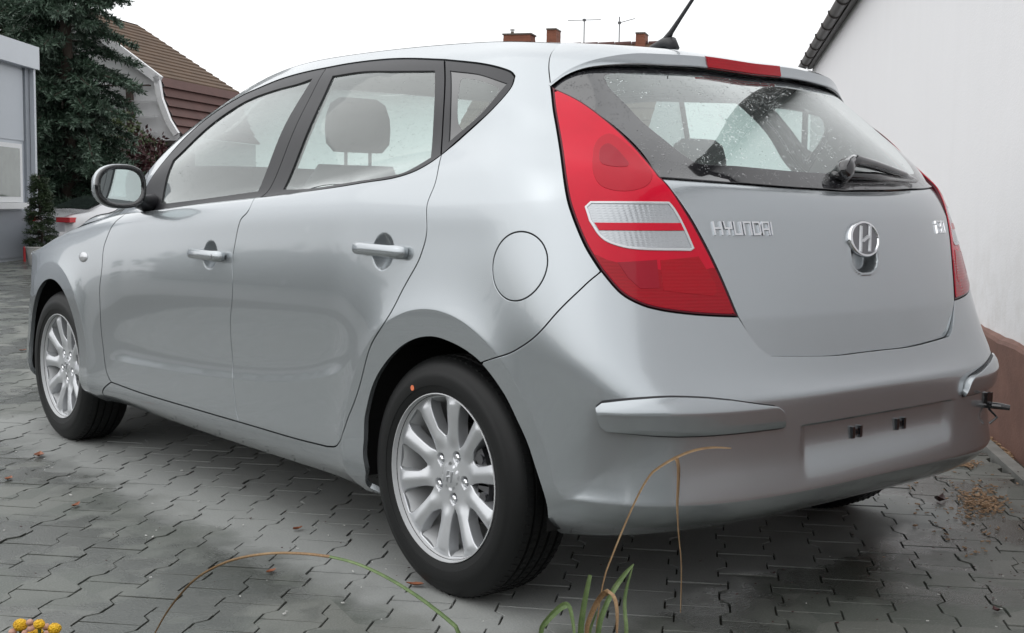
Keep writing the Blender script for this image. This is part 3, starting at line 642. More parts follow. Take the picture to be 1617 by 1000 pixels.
k_ = int(np.argmin(np.linalg.norm(arch-np.array(CUR['bump_seam'][0]), axis=1)))
loop_side = join(crv([dlo_top[-1], [1.93, 2.0]]), crv([[1.93, 2.0], [-.345, 2.0]]), hatch[::-1], tl_out_up, bseam[::-1], arch[:k_+1][::-1],
                 crv([[arch[0][0], 0.0], [1.98, 0.0]]), crv([[1.98, 0.0], bot_pts[-1]]), door_bot[::-1], seam_r[::-1], dlo_bot_q, top_q, top_r, top_f)
loop_fdoor = join(door_bot_f, seam_f, seam_f2, dlo_bot_f, seam_b)
loop_rdoor = join(door_bot_r[::-1], door_bot[:1], seam_r[::-1], dlo_bot_r[::-1], seam_b)
loop_fender = join(crv([bot_pts[-1], [1.98, 0.0]]), crv([[1.98, 0.0], [farch[0][0], 0.0]]), farch, crv([[farch[-1][0], 0.0], [3.40, 0.0]]), crv([[3.40, 0.0], [3.19, 2.0]]), crv([[3.19, 2.0], [1.93, 2.0]]), crv([[1.93, 2.0], dlo_top[-1]]), dlo_front, seam_f2[::-1], seam_f[::-1])
loop_fframe = join(dlo_bot_f, bl[::-1], top_f, dlo_front)
loop_rframe = join(dlo_bot_r, cl[::-1], top_r, bl)
loop_qframe = join(dlo_bot_q, top_q, cl)
loop_tail = join(tl_out_up, tl_out_dn, tl_in_dn, tl_in_up)
half_gate = np.vstack([tg_b[::-1], tg_l[::-1], tl_in_dn, gl_b]); loop_gate = join(half_gate, mir(half_gate))
half_glass = np.vstack([gl_b[::-1], tl_in_up, sp_l]); loop_rglass = join(half_glass, mir(half_glass))
half_bump = np.vstack([crv([[UC, 0], [arch[-1][0], 0]]), arch[k_:][::-1], bseam, tl_out_dn, tg_l, tg_b]); loop_bump = join(half_bump, mir(half_bump))
H = lambda n: join(crv(CUR[n]+CUR[n][:1]))
def corner_loop(pts, segs):
    """closed loop with sharp corners between the listed index ranges"""
    return join(*[crv([pts[i % len(pts)] for i in range(a, b_+1)]) for a, b_ in segs])
hole_f = corner_loop(CUR['glass_f'], [(0, 2), (2, 4), (4, 9), (9, 11)])
hole_r = corner_loop(CUR['glass_r'], [(0, 4), (4, 5), (5, 8), (8, 10)])
hole_q = corner_loop(CUR['quarter'], [(0, 2), (2, 4), (4, 5)])
hole_qc = H('quarter_clear'); loop_fuel = join(crv([yz2ut(-.2955+.081*math.cos(a), .8735+.0815*math.sin(a), -.15, .745) for a in np.linspace(0, 2*math.pi, 49)], .006)); loop_clear = corner_loop(CUR['tl_clear'], [(0, 1), (1, 2), (2, 4), (4, 5), (5, 8), (8, 9)])
loop_band = corner_loop(CUR['tl_band'], [(0, 1), (1, 2), (2, 3), (3, 4)]); loop_circ = H('tl_circ')
rc = [[UC, 1.802]]+CUR['rg_clear'][::-1][1:]+CUR['rg_clear2'][::-1]+[[UC, 1.135]]
half_clear = crv(rc); hole_rg = join(half_clear, mir(half_clear))
loop_strip = corner_loop(CUR['strip'], [(0, 1), (1, 5), (5, 6), (6, 8), (8, 9), (9, 13), (13, 15)])
# crease rows
def row(name): return crv(CUR[name], .009)
def clip_in(p, loop): return p[inside(p, loop)]
def circ_row(yc, r_=.432, a0=4, a1=176, n=170):
    q = []; g0 = (max(yc-float(TYC[3]), -.1)+.4, .35)
    for th in np.radians(np.linspace(a0, a1, n)):
        g0 = yz2ut(yc+.985*r_*math.cos(th), .305+1.03*r_*math.sin(th), *g0); q.append(g0)
    return np.array(q)
fl_r, fl_f = circ_row(0.0), circ_row(2.65)
sc_pts = [yz2ut(y, float(scz([y])[0]), y+.1, .35) for y in np.linspace(.40, 2.02, 30)]
scal = crv(sc_pts, .009); shl = row('crease_s')
def zrow(z, u0, u1, n=160):
    q = []
    for u in np.linspace(u0, u1, n):
        lo, hi = 0., 1.2
        for _ in range(24):
            m = (lo+hi)/2
            if S([u], [m])[0, 2] < z: lo = m
            else: hi = m
        q.append((u, m))
    return np.array(q)
g_lo, g_up = zrow(.757, UC, -.57), zrow(1.0, UC, -.47)
g_lo = np.vstack([g_lo[::-1], mir(g_lo[::-1])[1:]]); g_up = np.vstack([g_up[::-1], mir(g_up[::-1])[1:]])
b_rg = zrow(.345, UC, -.36); b_cr = zrow(.575, UC, -.40); b_rg = np.vstack([b_rg[::-1], mir(b_rg[::-1])[1:]]); b_cr = np.vstack([b_cr[::-1], mir(b_cr[::-1])[1:]])
pl_t = zrow(.497, -.63, 2*UC+.60, 90)

P_side = panel(loop_side, D_side, holes=[loop_fuel], feats=[fl_r, shl, scal])
P_fend = panel(loop_fender, D_front, feats=[fl_f], sp=.02)
P_fd = panel(loop_fdoor, D_side, feats=[scal, shl, fl_r], dense=[((1.395, .731), .064, .0040)])
P_rd = panel(loop_rdoor, D_side, feats=[scal, shl, fl_r], dense=[((.395, .753), .066, .0040)])
P_fuel = panel(loop_fuel, D_side, feats=[])
P_ff = panel(loop_fframe, Dk(-.003), holes=[hole_f], gap=.0010, r=.0018, hole_gap=-.002)
P_rf = panel(loop_rframe, Dk(-.003), holes=[hole_r], gap=.0010, r=.0018, hole_gap=-.002)
P_qf = panel(loop_qframe, Dk(-.003), holes=[hole_q], gap=.0010, r=.0018, hole_gap=-.002)
P_gf = panel(hole_f, Dk(-.008), gap=-.004, r=0, sp=.04); P_gr = panel(hole_r, Dk(-.008), gap=-.004, r=0, sp=.04)
P_qfr = panel(hole_q, Dk(-.006), holes=[hole_qc], gap=-.003, r=0, sp=.03); P_gq = panel(hole_qc, Dk(-.0062), gap=0, r=0, sp=.03)
body_parts = {}
fdo, rdo = {}, {}
for rt in (False, True):
    put('body_side', P_side, 'silver_paint', car, rt)
    put('front_fender', P_fend, 'silver_paint', car, rt)
    fdo[rt] = put('front_door', P_fd, 'silver_paint', car, rt); rdo[rt] = put('rear_door', P_rd, 'silver_paint', car, rt)
    put('window_frame', P_ff, 'window_trim', fdo[rt], rt); put('window_frame', P_rf, 'window_trim', rdo[rt], rt)
    put('window', P_gf, 'side_glass', fdo[rt], rt); put('window', P_gr, 'side_glass', rdo[rt], rt)
    qf = put('quarter_window_frame', P_qf, 'window_trim', car, rt)
    put('quarter_window', P_gq, 'side_glass', qf, rt); put('window_border', P_qfr, 'black_gloss', qf, rt)
put('fuel_flap', P_fuel, 'silver_paint', car)
# dark linings behind the seams, trims inside the doors and on the pillars
lin = [panel(l, Dk(-.045), gap=0.004, r=0, sp=.06) for l in (loop_fdoor, loop_rdoor)]
pil = panel(loop_side[loop_side[:, 1] > .99], Dk(-.040), gap=.004, r=0, sp=.06)
for rt in (False, True):
    put('door_trim', lin[0], 'dash_plastic', fdo[rt], rt); put('door_trim', lin[1], 'dash_plastic', rdo[rt], rt)
    put('pillar_trim', pil, 'pillar_trim', car, rt)
def seam_strip(p, depth=.017, w_=.022):
    n_ = nrm(p[:, 0], p[:, 1]); X = S(p[:, 0], p[:, 1]); T3 = unit(np.gradient(X, axis=0)); s_ = np.cross(T3, n_)
    a, b_ = X+s_*w_-n_*depth, X-s_*w_-n_*depth; n = len(p)
    return np.vstack([a, b_]), [(i, i+1, n+i+1, n+i) for i in range(n-1)]
sv, sf = [], []
for p in (seam_r, door_bot, seam_b, seam_f, bseam, hatch, cl, bl, tl_out_up, tl_out_dn, tl_in_dn, tg_l, tg_b, dlo_bot_f, dlo_bot_r, dlo_bot_q, loop_fuel, tl_in_up, sp_l, crv([[1.98, 0], bot_pts[-1]])):
    v, f = seam_strip(p)
    for mm in (1, -1):
        o = len(sv); sv += [tuple(x) for x in v*np.array([mm, 1, 1])]; sf += [tuple(i+o for i in q) for q in f]
mesh('seam_lining', sv, sf, 'liner_black', car)

# ---- tail lights
ln_in = inset(loop_tail, .0072, S)
P_rim = panel(loop_tail, Dk(.001), holes=[ln_in], gap=.0015, r=.002, hole_gap=-.002, depth=.03)
ln_clear = loop_clear; ln_circ = loop_circ
P_red = panel(ln_in, Dk(.0022), holes=[ln_clear], gap=.0002, r=.0012, sp=.02, hole_gap=-.0015)
P_brd = panel(ln_clear, Dk(.0040), holes=[inset(ln_clear, .0052, S)], gap=.0003, r=.0014, hole_gap=-.0015)
P_clr = panel(inset(ln_clear, .0048, S), Dk(.0018), gap=.0002, r=.0008, sp=.012)
P_bnd = panel(loop_band, Dk(.0036), gap=.0002, r=.0008, sp=.015)
P_cir = panel(ln_circ, Dk(.0030), gap=.0002, r=.0008, sp=.015)
cx_ = np.array(loop_circ).mean(0); P_cin = panel(cx_+(np.array(loop_circ)-cx_)*.50+np.array([.012, .02]), Dk(.0037), gap=.0002, r=.0007, sp=.015)
def near_poly(pts): return corner_loop(pts, [(i, i+1) for i in range(len(pts))])
ln_low = inset(join(ln_in[ln_in[:, 1] < .784]), .0006, S)
P_low = panel(ln_low, Dk(.0028), gap=.0002, r=.0010, sp=.02)
lowL = near_poly([[-.368, .772], [-.435, .781], [-.437, .752], [-.405, .748], [-.385, .757]])
lowM = near_poly([[-.440, .781], [-.505, .790], [-.530, .764], [-.532, .752], [-.442, .750]])
P_ll, P_lm = panel(lowL, Dk(.0036), gap=.0005, r=.0008, sp=.02), panel(lowM, Dk(.0036), gap=.0005, r=.0008, sp=.02)
for rt in (False, True):
    tl = put('tail_light', P_rim, 'lens_rim', car, rt)
    put('red_lens', P_red, 'red_lens', tl, rt); put('lens_frame', P_brd, 'lens_border', tl, rt); put('clear_lens', P_clr, 'clear_lens', tl, rt)
    put('brake_lens', P_low, 'brake_red_lens', tl, rt); put('red_band', P_bnd, 'red_lens', tl, rt); put('round_reflector', P_cir, 'reflector_red', tl, rt); put('bulb_holder', P_cin, 'dark_red_lens', tl, rt)
    put('lower_reflector', P_ll, 'dark_red_lens', tl, rt); put('lower_reflector', P_lm, 'deep_red_lens', tl, rt)

# ---- tailgate, rear glass
gate = put('tailgate', panel(loop_gate, D_gate, feats=[g_lo, g_up], dense=[((UC, .785), .082, .0042)]), 'silver_paint', car)
rg = put('rear_window', panel(hole_rg, D_glass(-.0042), gap=-.001, r=0, sp=.02), 'rear_glass', gate)
put('window_border', panel(loop_rglass, D_glass(-.004), holes=[hole_rg], gap=.001, r=.001, hole_gap=0, sp=.02), 'frit_glass', rg)
# spoiler over the glass: lower lip, rear face, crest, then forward to the roof edge
NS = 40; hv = hatch
lowp = crv([tl_o[0]]+CUR['spoil_low'][1:-1]+[[UC, 1.85]], .004)
seam = np.vstack([hatch, crv([[-.345, 2.0], [UC, 2.0]], .01)])
def resamp(p, n):
    X = S(p[:, 0], p[:, 1]); L = np.concatenate([[0], np.cumsum(np.linalg.norm(np.diff(X, axis=0), axis=1))]); s_ = np.linspace(0, L[-1], n)
    return S(np.interp(s_, L, p[:, 0]), np.interp(s_, L, p[:, 1]))
A_, B_ = resamp(lowp, NS), resamp(seam, NS)
q = np.linspace(0, 1, NS)[:, None]; grow = smooth(0, .42, q)
rows = []
under = A_+np.array([0, .012, .004])*1.0
lip = A_+grow*np.array([0, -.015, .001])+(1-grow)*np.array([-.001, -.002, .001])
crest = lip+grow*np.array([0, .006, .030])+(1-grow)*np.array([.0, .004, .006])
end_ = B_+np.array([0, 0, .002])
prof = [under, A_+grow*np.array([0, -.006, -.002]), lip, lip+np.array([0, -.0015, .003])*(grow*.8+.2)]
prof += [lip*(1-k)+crest*k for k in (.35, .7, .93)]+[crest]
for k in (.06, .16, .32, .52, .74, .92, 1.0):
    p_ = crest*(1-k)+end_*k; p_ = p_+np.array([0, 0, 1.])*(k*(1-k)*.030*grow); prof.append(p_)
prof.append(end_-np.array([0, 0, .02]))
pv, pf = [], []; full = [np.vstack([p_, (p_*MIRX)[::-1][1:]]) for p_ in prof]; m_ = len(full[0])
for p_ in full: pv += [tuple(x) for x in p_]
for i in range(len(full)-1):
    for j in range(m_-1): pf.append((i*m_+j, i*m_+j+1, (i+1)*m_+j+1, (i+1)*m_+j))
sp_o = mesh('spoiler', pv, pf, 'silver_paint', gate, auto=38)
# high brake light set into the spoiler's rear face
lx = np.linspace(-.185, .125, 17); LI = np.vstack([lip, (lip*MIRX)[::-1][1:]]); CR = np.vstack([crest, (crest*MIRX)[::-1][1:]])
li = np.stack([np.interp(lx, LI[:, 0], LI[:, k]) for k in range(3)], 1); cr = np.stack([np.interp(lx, CR[:, 0], CR[:, k]) for k in range(3)], 1)
o1, o2 = li+np.array([0, -.004, .0025]), cr+np.array([0, -.004, .001]); o3 = cr+np.array([0, .006, .0035]); o4 = li+np.array([0, .004, -.002])
v = np.vstack([o4, o1, o2, o3]); n_ = len(lx); f = [(r_*n_+i, r_*n_+i+1, (r_+1)*n_+i+1, (r_+1)*n_+i) for r_ in range(3) for i in range(n_-1)]
f += [(0, n_, 2*n_, 3*n_), (n_-1, 4*n_-1, 3*n_-1, 2*n_-1)]
mesh('brake_light', v, f, 'deep_red_lens', gate, auto=30)

def on_gate(x, z, off=0.0, D=D_gate):
    """point and normal of the tailgate at half-width x (signed) and height z"""
    u = UC+abs(x)/1.62; t = .8
    for _ in range(30):
        X = S([u], [t])[0]; a, b_ = jac(np.array([u]), np.array([t])); a, b_ = a[0], b_[0]
        e = np.array([-abs(x)-X[0], z-X[2]]); M = np.array([[a[0], b_[0]], [a[2], b_[2]]]); d = np.linalg.solve(M, e)
        u += np.clip(d[0], -.1, .1); t += np.clip(d[1], -.1, .1); u = min(max(u, UC+1e-4), 0); t = min(max(t, 0), 2)
    X = S([u], [t]); n = nrm(np.array([u]), np.array([t])); k = D(np.array([u]), np.array([t]), X)[0] if D else 0
    p = (X+n*(k+off))[0]; n = n[0]
    if x > 0: p = p*MIRX; n = n*MIRX
    return Vector(p), Vector(n)
def strokes(polys, x0, z0, w_, h_, sw, off, hgt, slant=0.0, D=D_gate):
    """raised letters: each polyline is swept with a bar of width sw and height hgt lying on the skin"""
    g = Geo()
    for pl in polys:
        for (ax, az), (bx, bz) in zip(pl[:-1], pl[1:]):
            P0, n0 = on_gate(x0+(ax+slant*az)*w_, z0+az*h_, off, D); P1, n1 = on_gate(x0+(bx+slant*bz)*w_, z0+bz*h_, off, D)
            t_ = (P1-P0).normalized(); n = (n0+n1).normalized(); s_ = t_.cross(n).normalized()*(sw/2); e = t_*(sw*.42)
            base = [P0-e-s_, P1+e-s_, P1+e+s_, P0-e+s_]; top = [p+n*hgt for p in (P0-e*.7-s_*.7, P1+e*.7-s_*.7, P1+e*.7+s_*.7, P0-e*.7+s_*.7)]
            g.add(base+top, [(4, 5, 6, 7), (0, 1, 5, 4), (1, 2, 6, 5), (2, 3, 7, 6), (3, 0, 4, 7)])
    return g
LET = {'H': [[(0, 0), (0, 1)], [(.8, 0), (.8, 1)], [(0, .5), (.8, .5)]], 'Y': [[(0, 1), (.06, .5), (.8, .5)], [(.8, 1), (.8, .5)], [(.45, .5), (.45, 0)]],
       'U': [[(0, 1), (0, 0), (.8, 0), (.8, 1)]], 'N': [[(0, 0), (0, 1), (.8, 1), (.8, 0)]], 'D': [[(0, 0), (0, 1), (.7, 1), (.8, .85), (.8, .15), (.7, 0), (0, 0)]],
       'A': [[(0, 0), (0, .85), (.1, 1), (.8, 1), (.8, 0)], [(0, .42), (.8, .42)]], 'I': [[(0, 0), (0, 1)]],
       'i': [[(0, 0), (0, .62)], [(0, .88), (0, 1.0)]], '3': [[(0, 1), (.7, 1), (.7, 0), (0, 0)], [(.15, .5), (.7, .5)]], '0': [[(0, 0), (0, 1), (.75, 1), (.75, 0), (0, 0)]]}
xs = {'H': 0, 'Y': 1.12, 'U': 2.24, 'N': 3.36, 'D': 4.48, 'A': 5.60, 'I': 6.72}
W_ = .168/6.75
for ch in 'HYUNDAI': strokes(LET[ch], -.513+xs[ch]*W_, .9545, W_, .0285, .0056, 0.0, .0055).build('letter', 'chrome', gate)
for ch, x0 in (('i', .425), ('3', .443), ('0', .474)): strokes(LET[ch], x0, .955, .028, .031, .0058, 0.0, .0050).build('letter', 'chrome', gate)
# oval badge above the handle recess
ec = (0.0, .941); g = Geo(); pts_o, n_c = [], on_gate(*ec)[1]
def oval(rx, rz, off, n=44): return [on_gate(ec[0]+rx*math.cos(a), ec[1]+rz*math.sin(a), off, None)[0] for a in np.linspace(0, 2*math.pi, n, endpoint=False)]
rings = [oval(.0665, .0470, .000), oval(.0665, .0470, .007), oval(.0635, .0445, .011), oval(.0580, .0400, .0115), oval(.0560, .0384, .0075)]
vv = [p for r_ in rings for p in r_]; ff = [(k*44+i, k*44+(i+1) % 44, (k+1)*44+(i+1) % 44, (k+1)*44+i) for k in range(4) for i in range(44)]
mesh('badge_ring', vv, ff, 'chrome', gate, auto=50)
disc = oval(.0562, .0386, .0078)+[on_gate(*ec, .0078, None)[0]]
mesh('badge_plate', disc, [(i, (i+1) % 44, 44) for i in range(44)], 'dark_metal', gate, auto=50)
strokes([[(-.50, -.86), (-.22, .86)], [(.22, -.86), (.50, .86)], [(-.37, -.12), (-.2, -.14), (0, 0.0), (.2, .14), (.37, .12)]], ec[0], ec[1], .056, .0345, .0100, .0080, .0045, 0.0, None).build('badge_emblem', 'alloy', gate)

# rear wiper
def gp(x, z, off): return on_gate(x, z, off, None)[0]
g = Geo()
g.tube([gp(.015, 1.100, .004), gp(.02, 1.104, .030), gp(.05, 1.118, .040)], [.030, .030, .020], 12, flat=[.026, .026, .016])
g.tube([gp(.02, 1.114, .034), gp(.07, 1.124, .038), gp(.14, 1.120, .034), gp(.22, 1.113, .028), gp(.32, 1.105, .020), gp(.405, 1.098, .012)], [.020, .026, .025, .022, .017, .005], 12, flat=[.014, .016, .014, .012, .009, .004])
g.tube([gp(-.02, 1.099, .012), gp(.18, 1.101, .012), gp(.41, 1.094, .010)], [.010, .012, .006], 8)
g.build('rear_wiper', 'black_gloss', gate, smooth=True)

# ---- rear bumper
bump = put('rear_bumper', panel(loop_bump, D_bump, gap=.0004, feats=[b_rg, b_cr, pl_t, fl_r, mir(fl_r)], dense=[((-.665, .30), .07, .007), ((2*UC+.635, .30), .08, .007)]), 'silver_paint', car)
def D_strip(u, t, X):
    z = X[:, 2]; return D_bump(u, t, X)+.021-soft(z-.556, .005)*.40-soft(.552-z, .003)*.10-soft(.512-z, .002)*.55
P_strip = panel(loop_strip, D_strip, gap=.0004, r=.0025, depth=.02, sp=.012, feats=[zrow(.554, -.615, -.375, 90)])
for rt in (False, True): put('bumper_strip', P_strip, 'silver_paint', bump, rt)
groove = []
gl0 = inset(loop_strip, -.0026, S)
P_gro = panel(gl0, lambda u, t, X: D_bump(u, t, X)+.0016, holes=[inset(loop_strip, .003, S)], gap=0, r=0, sp=.02)
for rt in (False, True): put('strip_groove', P_gro, 'black_trim', bump, rt)
for x in (-.10, .10):
    p, n = on_gate(x, .457, .0, D_bump); g = Geo(); rm = Matrix(((1, 0, 0), (0, 1, 0), (0, 0, 1)))
    for dx in (-.016, .016): g.box((p.x+dx, p.y-.003, p.z), (.010, .010, .030))
    for dx, dz, sx, sz in ((0, .006, .014, .003), (0, -.006, .014, .003), (-.006, 0, .003, .012), (.006, 0, .003, .012)): g.box((p.x+dx, p.y-.002, p.z+dz), (sx, .006, sz))
    g.build('plate_clip', 'black_gloss', bump)
# trailer socket lead hanging at the far end of the bumper
p, n = on_gate(.60, .455, 0, D_bump); g = Geo()
g.tube([p-n*.01, p+n*.02, p+n*.04+Vector((.006, 0, -.001)), p+n*.062+Vector((.014, 0, -.004))], [.010, .010, .0095, .008], 10)
g.box(p+n*.008+Vector((0, 0, .022)), (.030, .012, .03)); g.tube([p+n*.01+Vector((0, 0, -.01)), p+n*.03+Vector((.01, 0, -.035)), p+n*.012+Vector((.005, 0, -.055))], .004, 6)
g.build('tow_socket', 'black_gloss', bump, smooth=False)

# ---- door handles
def skin(u, t, off, D=D_side):
    u, t = np.array([u]), np.array([t]); X = S(u, t); n = nrm(u, t); return Vector((X+n*off)[0]), Vector(n[0])
def handle(door, u, t, L, key, rt):
    g = Geo(); pts, ra, rb = [], [], []
    for k, off, r1, r2 in ((-.515, .002, .012, .006), (-.50, .010, .015, .011), (-.45, .018, .0175, .013), (-.30, .027, .0165, .0105), (0, .032, .0155, .0095), (.26, .028, .0165, .0110), (.30, .0275, .0166, .0112), (.42, .020, .0185, .014), (.485, .012, .0175, .013), (.512, .002, .013, .007)):
        p, n = skin(u-k*L, t-k*.004, off); pts.append(p); ra.append(r2); rb.append(r1)
    g.tube(pts, ra, 16, flat=rb)
    if rt: g.v = [(-a, b_, c) for a, b_, c in g.v]; g.f = [q[::-1] for q in g.f]
    h = g.build('door_handle', 'silver_paint', door, smooth=True)
    if key and not rt:
        p, n = skin(u-.37*L, t-.002, .0345); Geo().tube([p-n*.004, p+n*.001], [.0075, .0070], 14).build('key_lock', 'dark_metal', door)
for rt in (False, True):
    handle(rdo[rt], .398, .755, .225, False, rt); handle(fdo[rt], 1.400, .730, .215, True, rt)

# ---- side repeater, mirrors, aerial
for rt in (False, True):
    p = Vector((-.868, 2.31, .785)); g = Geo(); nn = 18
    u_, t_ = 2.44, .69
    for _ in range(20):
        X = S([u_], [t_])[0]; u_ += 2.315-X[1]; t_ += (.785-X[2])/.66
    p, n = skin(u_, t_, .0); k = float(D_front(np.array([u_]), np.array([t_]), S([u_], [t_]))[0])
    sx = 1 if not rt else -1
    ringp = []
    for rr, off in ((.026, k-.002), (.024, k+.005), (.015, k+.010)):
        ringp += [Vector((sx*(p.x+n.x*off), p.y+1.5*rr*math.cos(a), p.z+.8*rr*math.sin(a))) for a in np.linspace(0, 2*math.pi, nn, endpoint=False)]
    ringp.append(Vector((sx*(p.x+n.x*(k+.012)), p.y, p.z)))
    f = [(j*nn+i, j*nn+(i+1) % nn, (j+1)*nn+(i+1) % nn, (j+1)*nn+i) for j in range(2) for i in range(nn)]+[(2*nn+i, 2*nn+(i+1) % nn, 3*nn) for i in range(nn)]
    mesh('side_repeater', ringp, f, 'lens_border', car, smooth=True)
def sup(a, n): c, s_ = math.cos(a), math.sin(a); return math.copysign(abs(c)**(2/n), c), math.copysign(abs(s_)**(2/n), s_)
for rt in (False, True):
    sx = -1 if rt else 1; c = Vector((-.952, 1.79, 1.062)); nn = 40
    fx = Vector((.998, -.06, 0)).normalized(); fz = Vector((0, .02, 1)); fy = fx.cross(fz)*1.0
    fy = Vector((-fx.y, fx.x, 0))                 # towards the nose
    def ring(rx, rz, d, dz=0):
        r_ = []
        for a in np.linspace(0, 2*math.pi, nn, endpoint=False):
            x, z = sup(a, 2.7); x *= rx*(1.0 if x < 0 else .93); z *= rz
            z += .10*x*(1 if z > 0 else -.15)*1.0 if False else 0
            z *= 1.0 if x > -.02 else 1-.10*(abs(x)/rx)**2
            q_ = c+fx*x+fz*(z+dz)+fy*d; r_.append(Vector((sx*q_.x, q_.y, q_.z)))
        return r_
    def loft(rings, capend=True, flip=False):
        v = [p for r_ in rings for p in r_]; f = [(k*nn+i, k*nn+(i+1) % nn, (k+1)*nn+(i+1) % nn, (k+1)*nn+i) for k in range(len(rings)-1) for i in range(nn)]
        if capend: f.append(tuple((len(rings)-1)*nn+i for i in range(nn)))
        return v, f
    mr = thing if False else None
    v, f = loft([ring(.090, .074, .004), ring(.096, .0795, .012), ring(.097, .080, .03), ring(.090, .074, .062, -.001), ring(.068, .055, .088, -.003), ring(.034, .028, .10, -.004)])
    mir_o = mesh('wing_mirror', v, f, 'silver_paint', car, smooth=True)
    v, f = loft([ring(.0945, .078, .012), ring(.0945, .078, -.004), ring(.090, .0735, -.007), ring(.0785, .0625, -.005), ring(.0755, .0595, .006)], False)
    mesh('mirror_rim', v, f, 'black_gloss', mir_o, smooth=True)
    v, f = loft([ring(.079, .063, .003)], True); mesh('mirror_glass', v, f, 'mirror_silver', mir_o)
    g = Geo(); P0 = c+Vector((.055, .03, -.030)); P1 = Vector((-.80, 1.90, 1.00))
    pts = [P0, P0+(P1-P0)*.4+Vector((0, 0, -.012)), P1, P1+Vector((.03, .02, -.005))]
    g.tube([Vector((sx*p.x, p.y, p.z)) for p in pts], [.034, .034, .05, .06], 12, flat=[.03, .026, .034, .045]); g.build('mirror_arm', 'black_trim', mir_o, smooth=True)
g = Geo(); g.tube([(0, .135, 1.472), (0, .10, 1.492), (0, .055, 1.503), (0, .035, 1.502), (0, .02, 1.485)], [.006, .024, .026, .024, .02], 12, flat=[.004, .012, .018, .020, .012])
ae = g.build('antenna', 'black_trim', car, smooth=True)
g = Geo().tube([(0, .065, 1.500), (0, .035, 1.535), (0, .00, 1.572), (0, -.045, 1.62), (0, -.20, 1.80)], [.016, .008, .0062, .0055, .003], 10); g.build('antenna_whip', 'black_trim', ae, smooth=True)
# ---- roof, windscreen, bonnet and nose (mostly out of sight)
def grid(name, rows, mat, parent, **k):
    m = len(rows[0]); v = [tuple(p) for r_ in rows for p in r_]
    return mesh(name, v, [(i*m+j, i*m+j+1, (i+1)*m+j+1, (i+1)*m+j) for i in range(len(rows)-1) for j in range(m-1)], mat, parent, smooth=True, **k)
def edge(y):                     # t = 2 line at station y
    u = y-float(TYC[-1]); return S([u], [2.0])[0]
def rail(y0, y1, n, crown, dy0=0., dy1=0., m=21):
    rows = []
    for k in range(n):
        y = y0+(y1-y0)*k/(n-1); e = edge(y); bow = dy0+(dy1-dy0)*k/(n-1)
        rows.append([(e[0]*-s_*1.0, y+bow*(1-s_*s_), e[2]+crown*(1-s_*s_)) for s_ in np.linspace(-1, 1, m)])
    return rows
rows = rail(.26, 1.42, 22, .022, 0, .10)
back = []
for u in np.linspace(UC+.004, -.002, 26):
    e = S([u], [2.0])[0]; back.append([(-s_*e[0], e[1], e[2]+.022*(1-s_*s_)*(abs(e[0])/.57)**2) for s_ in np.linspace(-1, 1, 21)])
grid('roof', back+rows, 'silver_paint', car)
grid('windscreen', rail(1.42, 2.15, 14, .02, .10, .36), 'rear_glass', car)
grid('bonnet', rail(2.15, 3.19+TYC[-1]*0+.22, 16, .03, .36, .16), 'silver_paint', car)
rows = []
for t in np.linspace(0, 2, 12):
    e = S([3.40-.21*t/2], [t])[0]; rows.append([(-s_*e[0], e[1]+.16*(1-s_*s_), e[2]) for s_ in np.linspace(-1, 1, 15)])
grid('front_bumper', rows, 'silver_paint', car)
g = Geo(); g.box((0, 1.45, .235), (1.16, 3.5, .05)); g.box((0, -.36, .42), (1.10, .36, .12)); g.box((0, -.40, .335), (1.18, .40, .03)); g.box((0, 1.32, .26), (1.44, 1.75, .06)); g.box((0, 2.95, .45), (1.0, .5, .4))
g.build('underbody', 'liner_black', car)
for sx in (-1, 1):
    for yc in (0.0, 2.65):
        g = Geo()
        n = 26; v = []
        for k in range(n+1):
            th = math.radians(-9+198*k/n)
            for x in (.845, .52): v.append((sx*x, yc+.385*math.cos(th), .31+.405*math.sin(th)))
        f = [(2*k, 2*k+1, 2*k+3, 2*k+2) for k in range(n)]; g.add(v, f)
        g.add([(sx*.52, yc+.385*math.cos(math.radians(-9+198*k/n)), .31+.405*math.sin(math.radians(-9+198*k/n))) for k in range(n+1)], [tuple(range(n+1))])
        g.build('wheel_housing', 'liner_black', car)
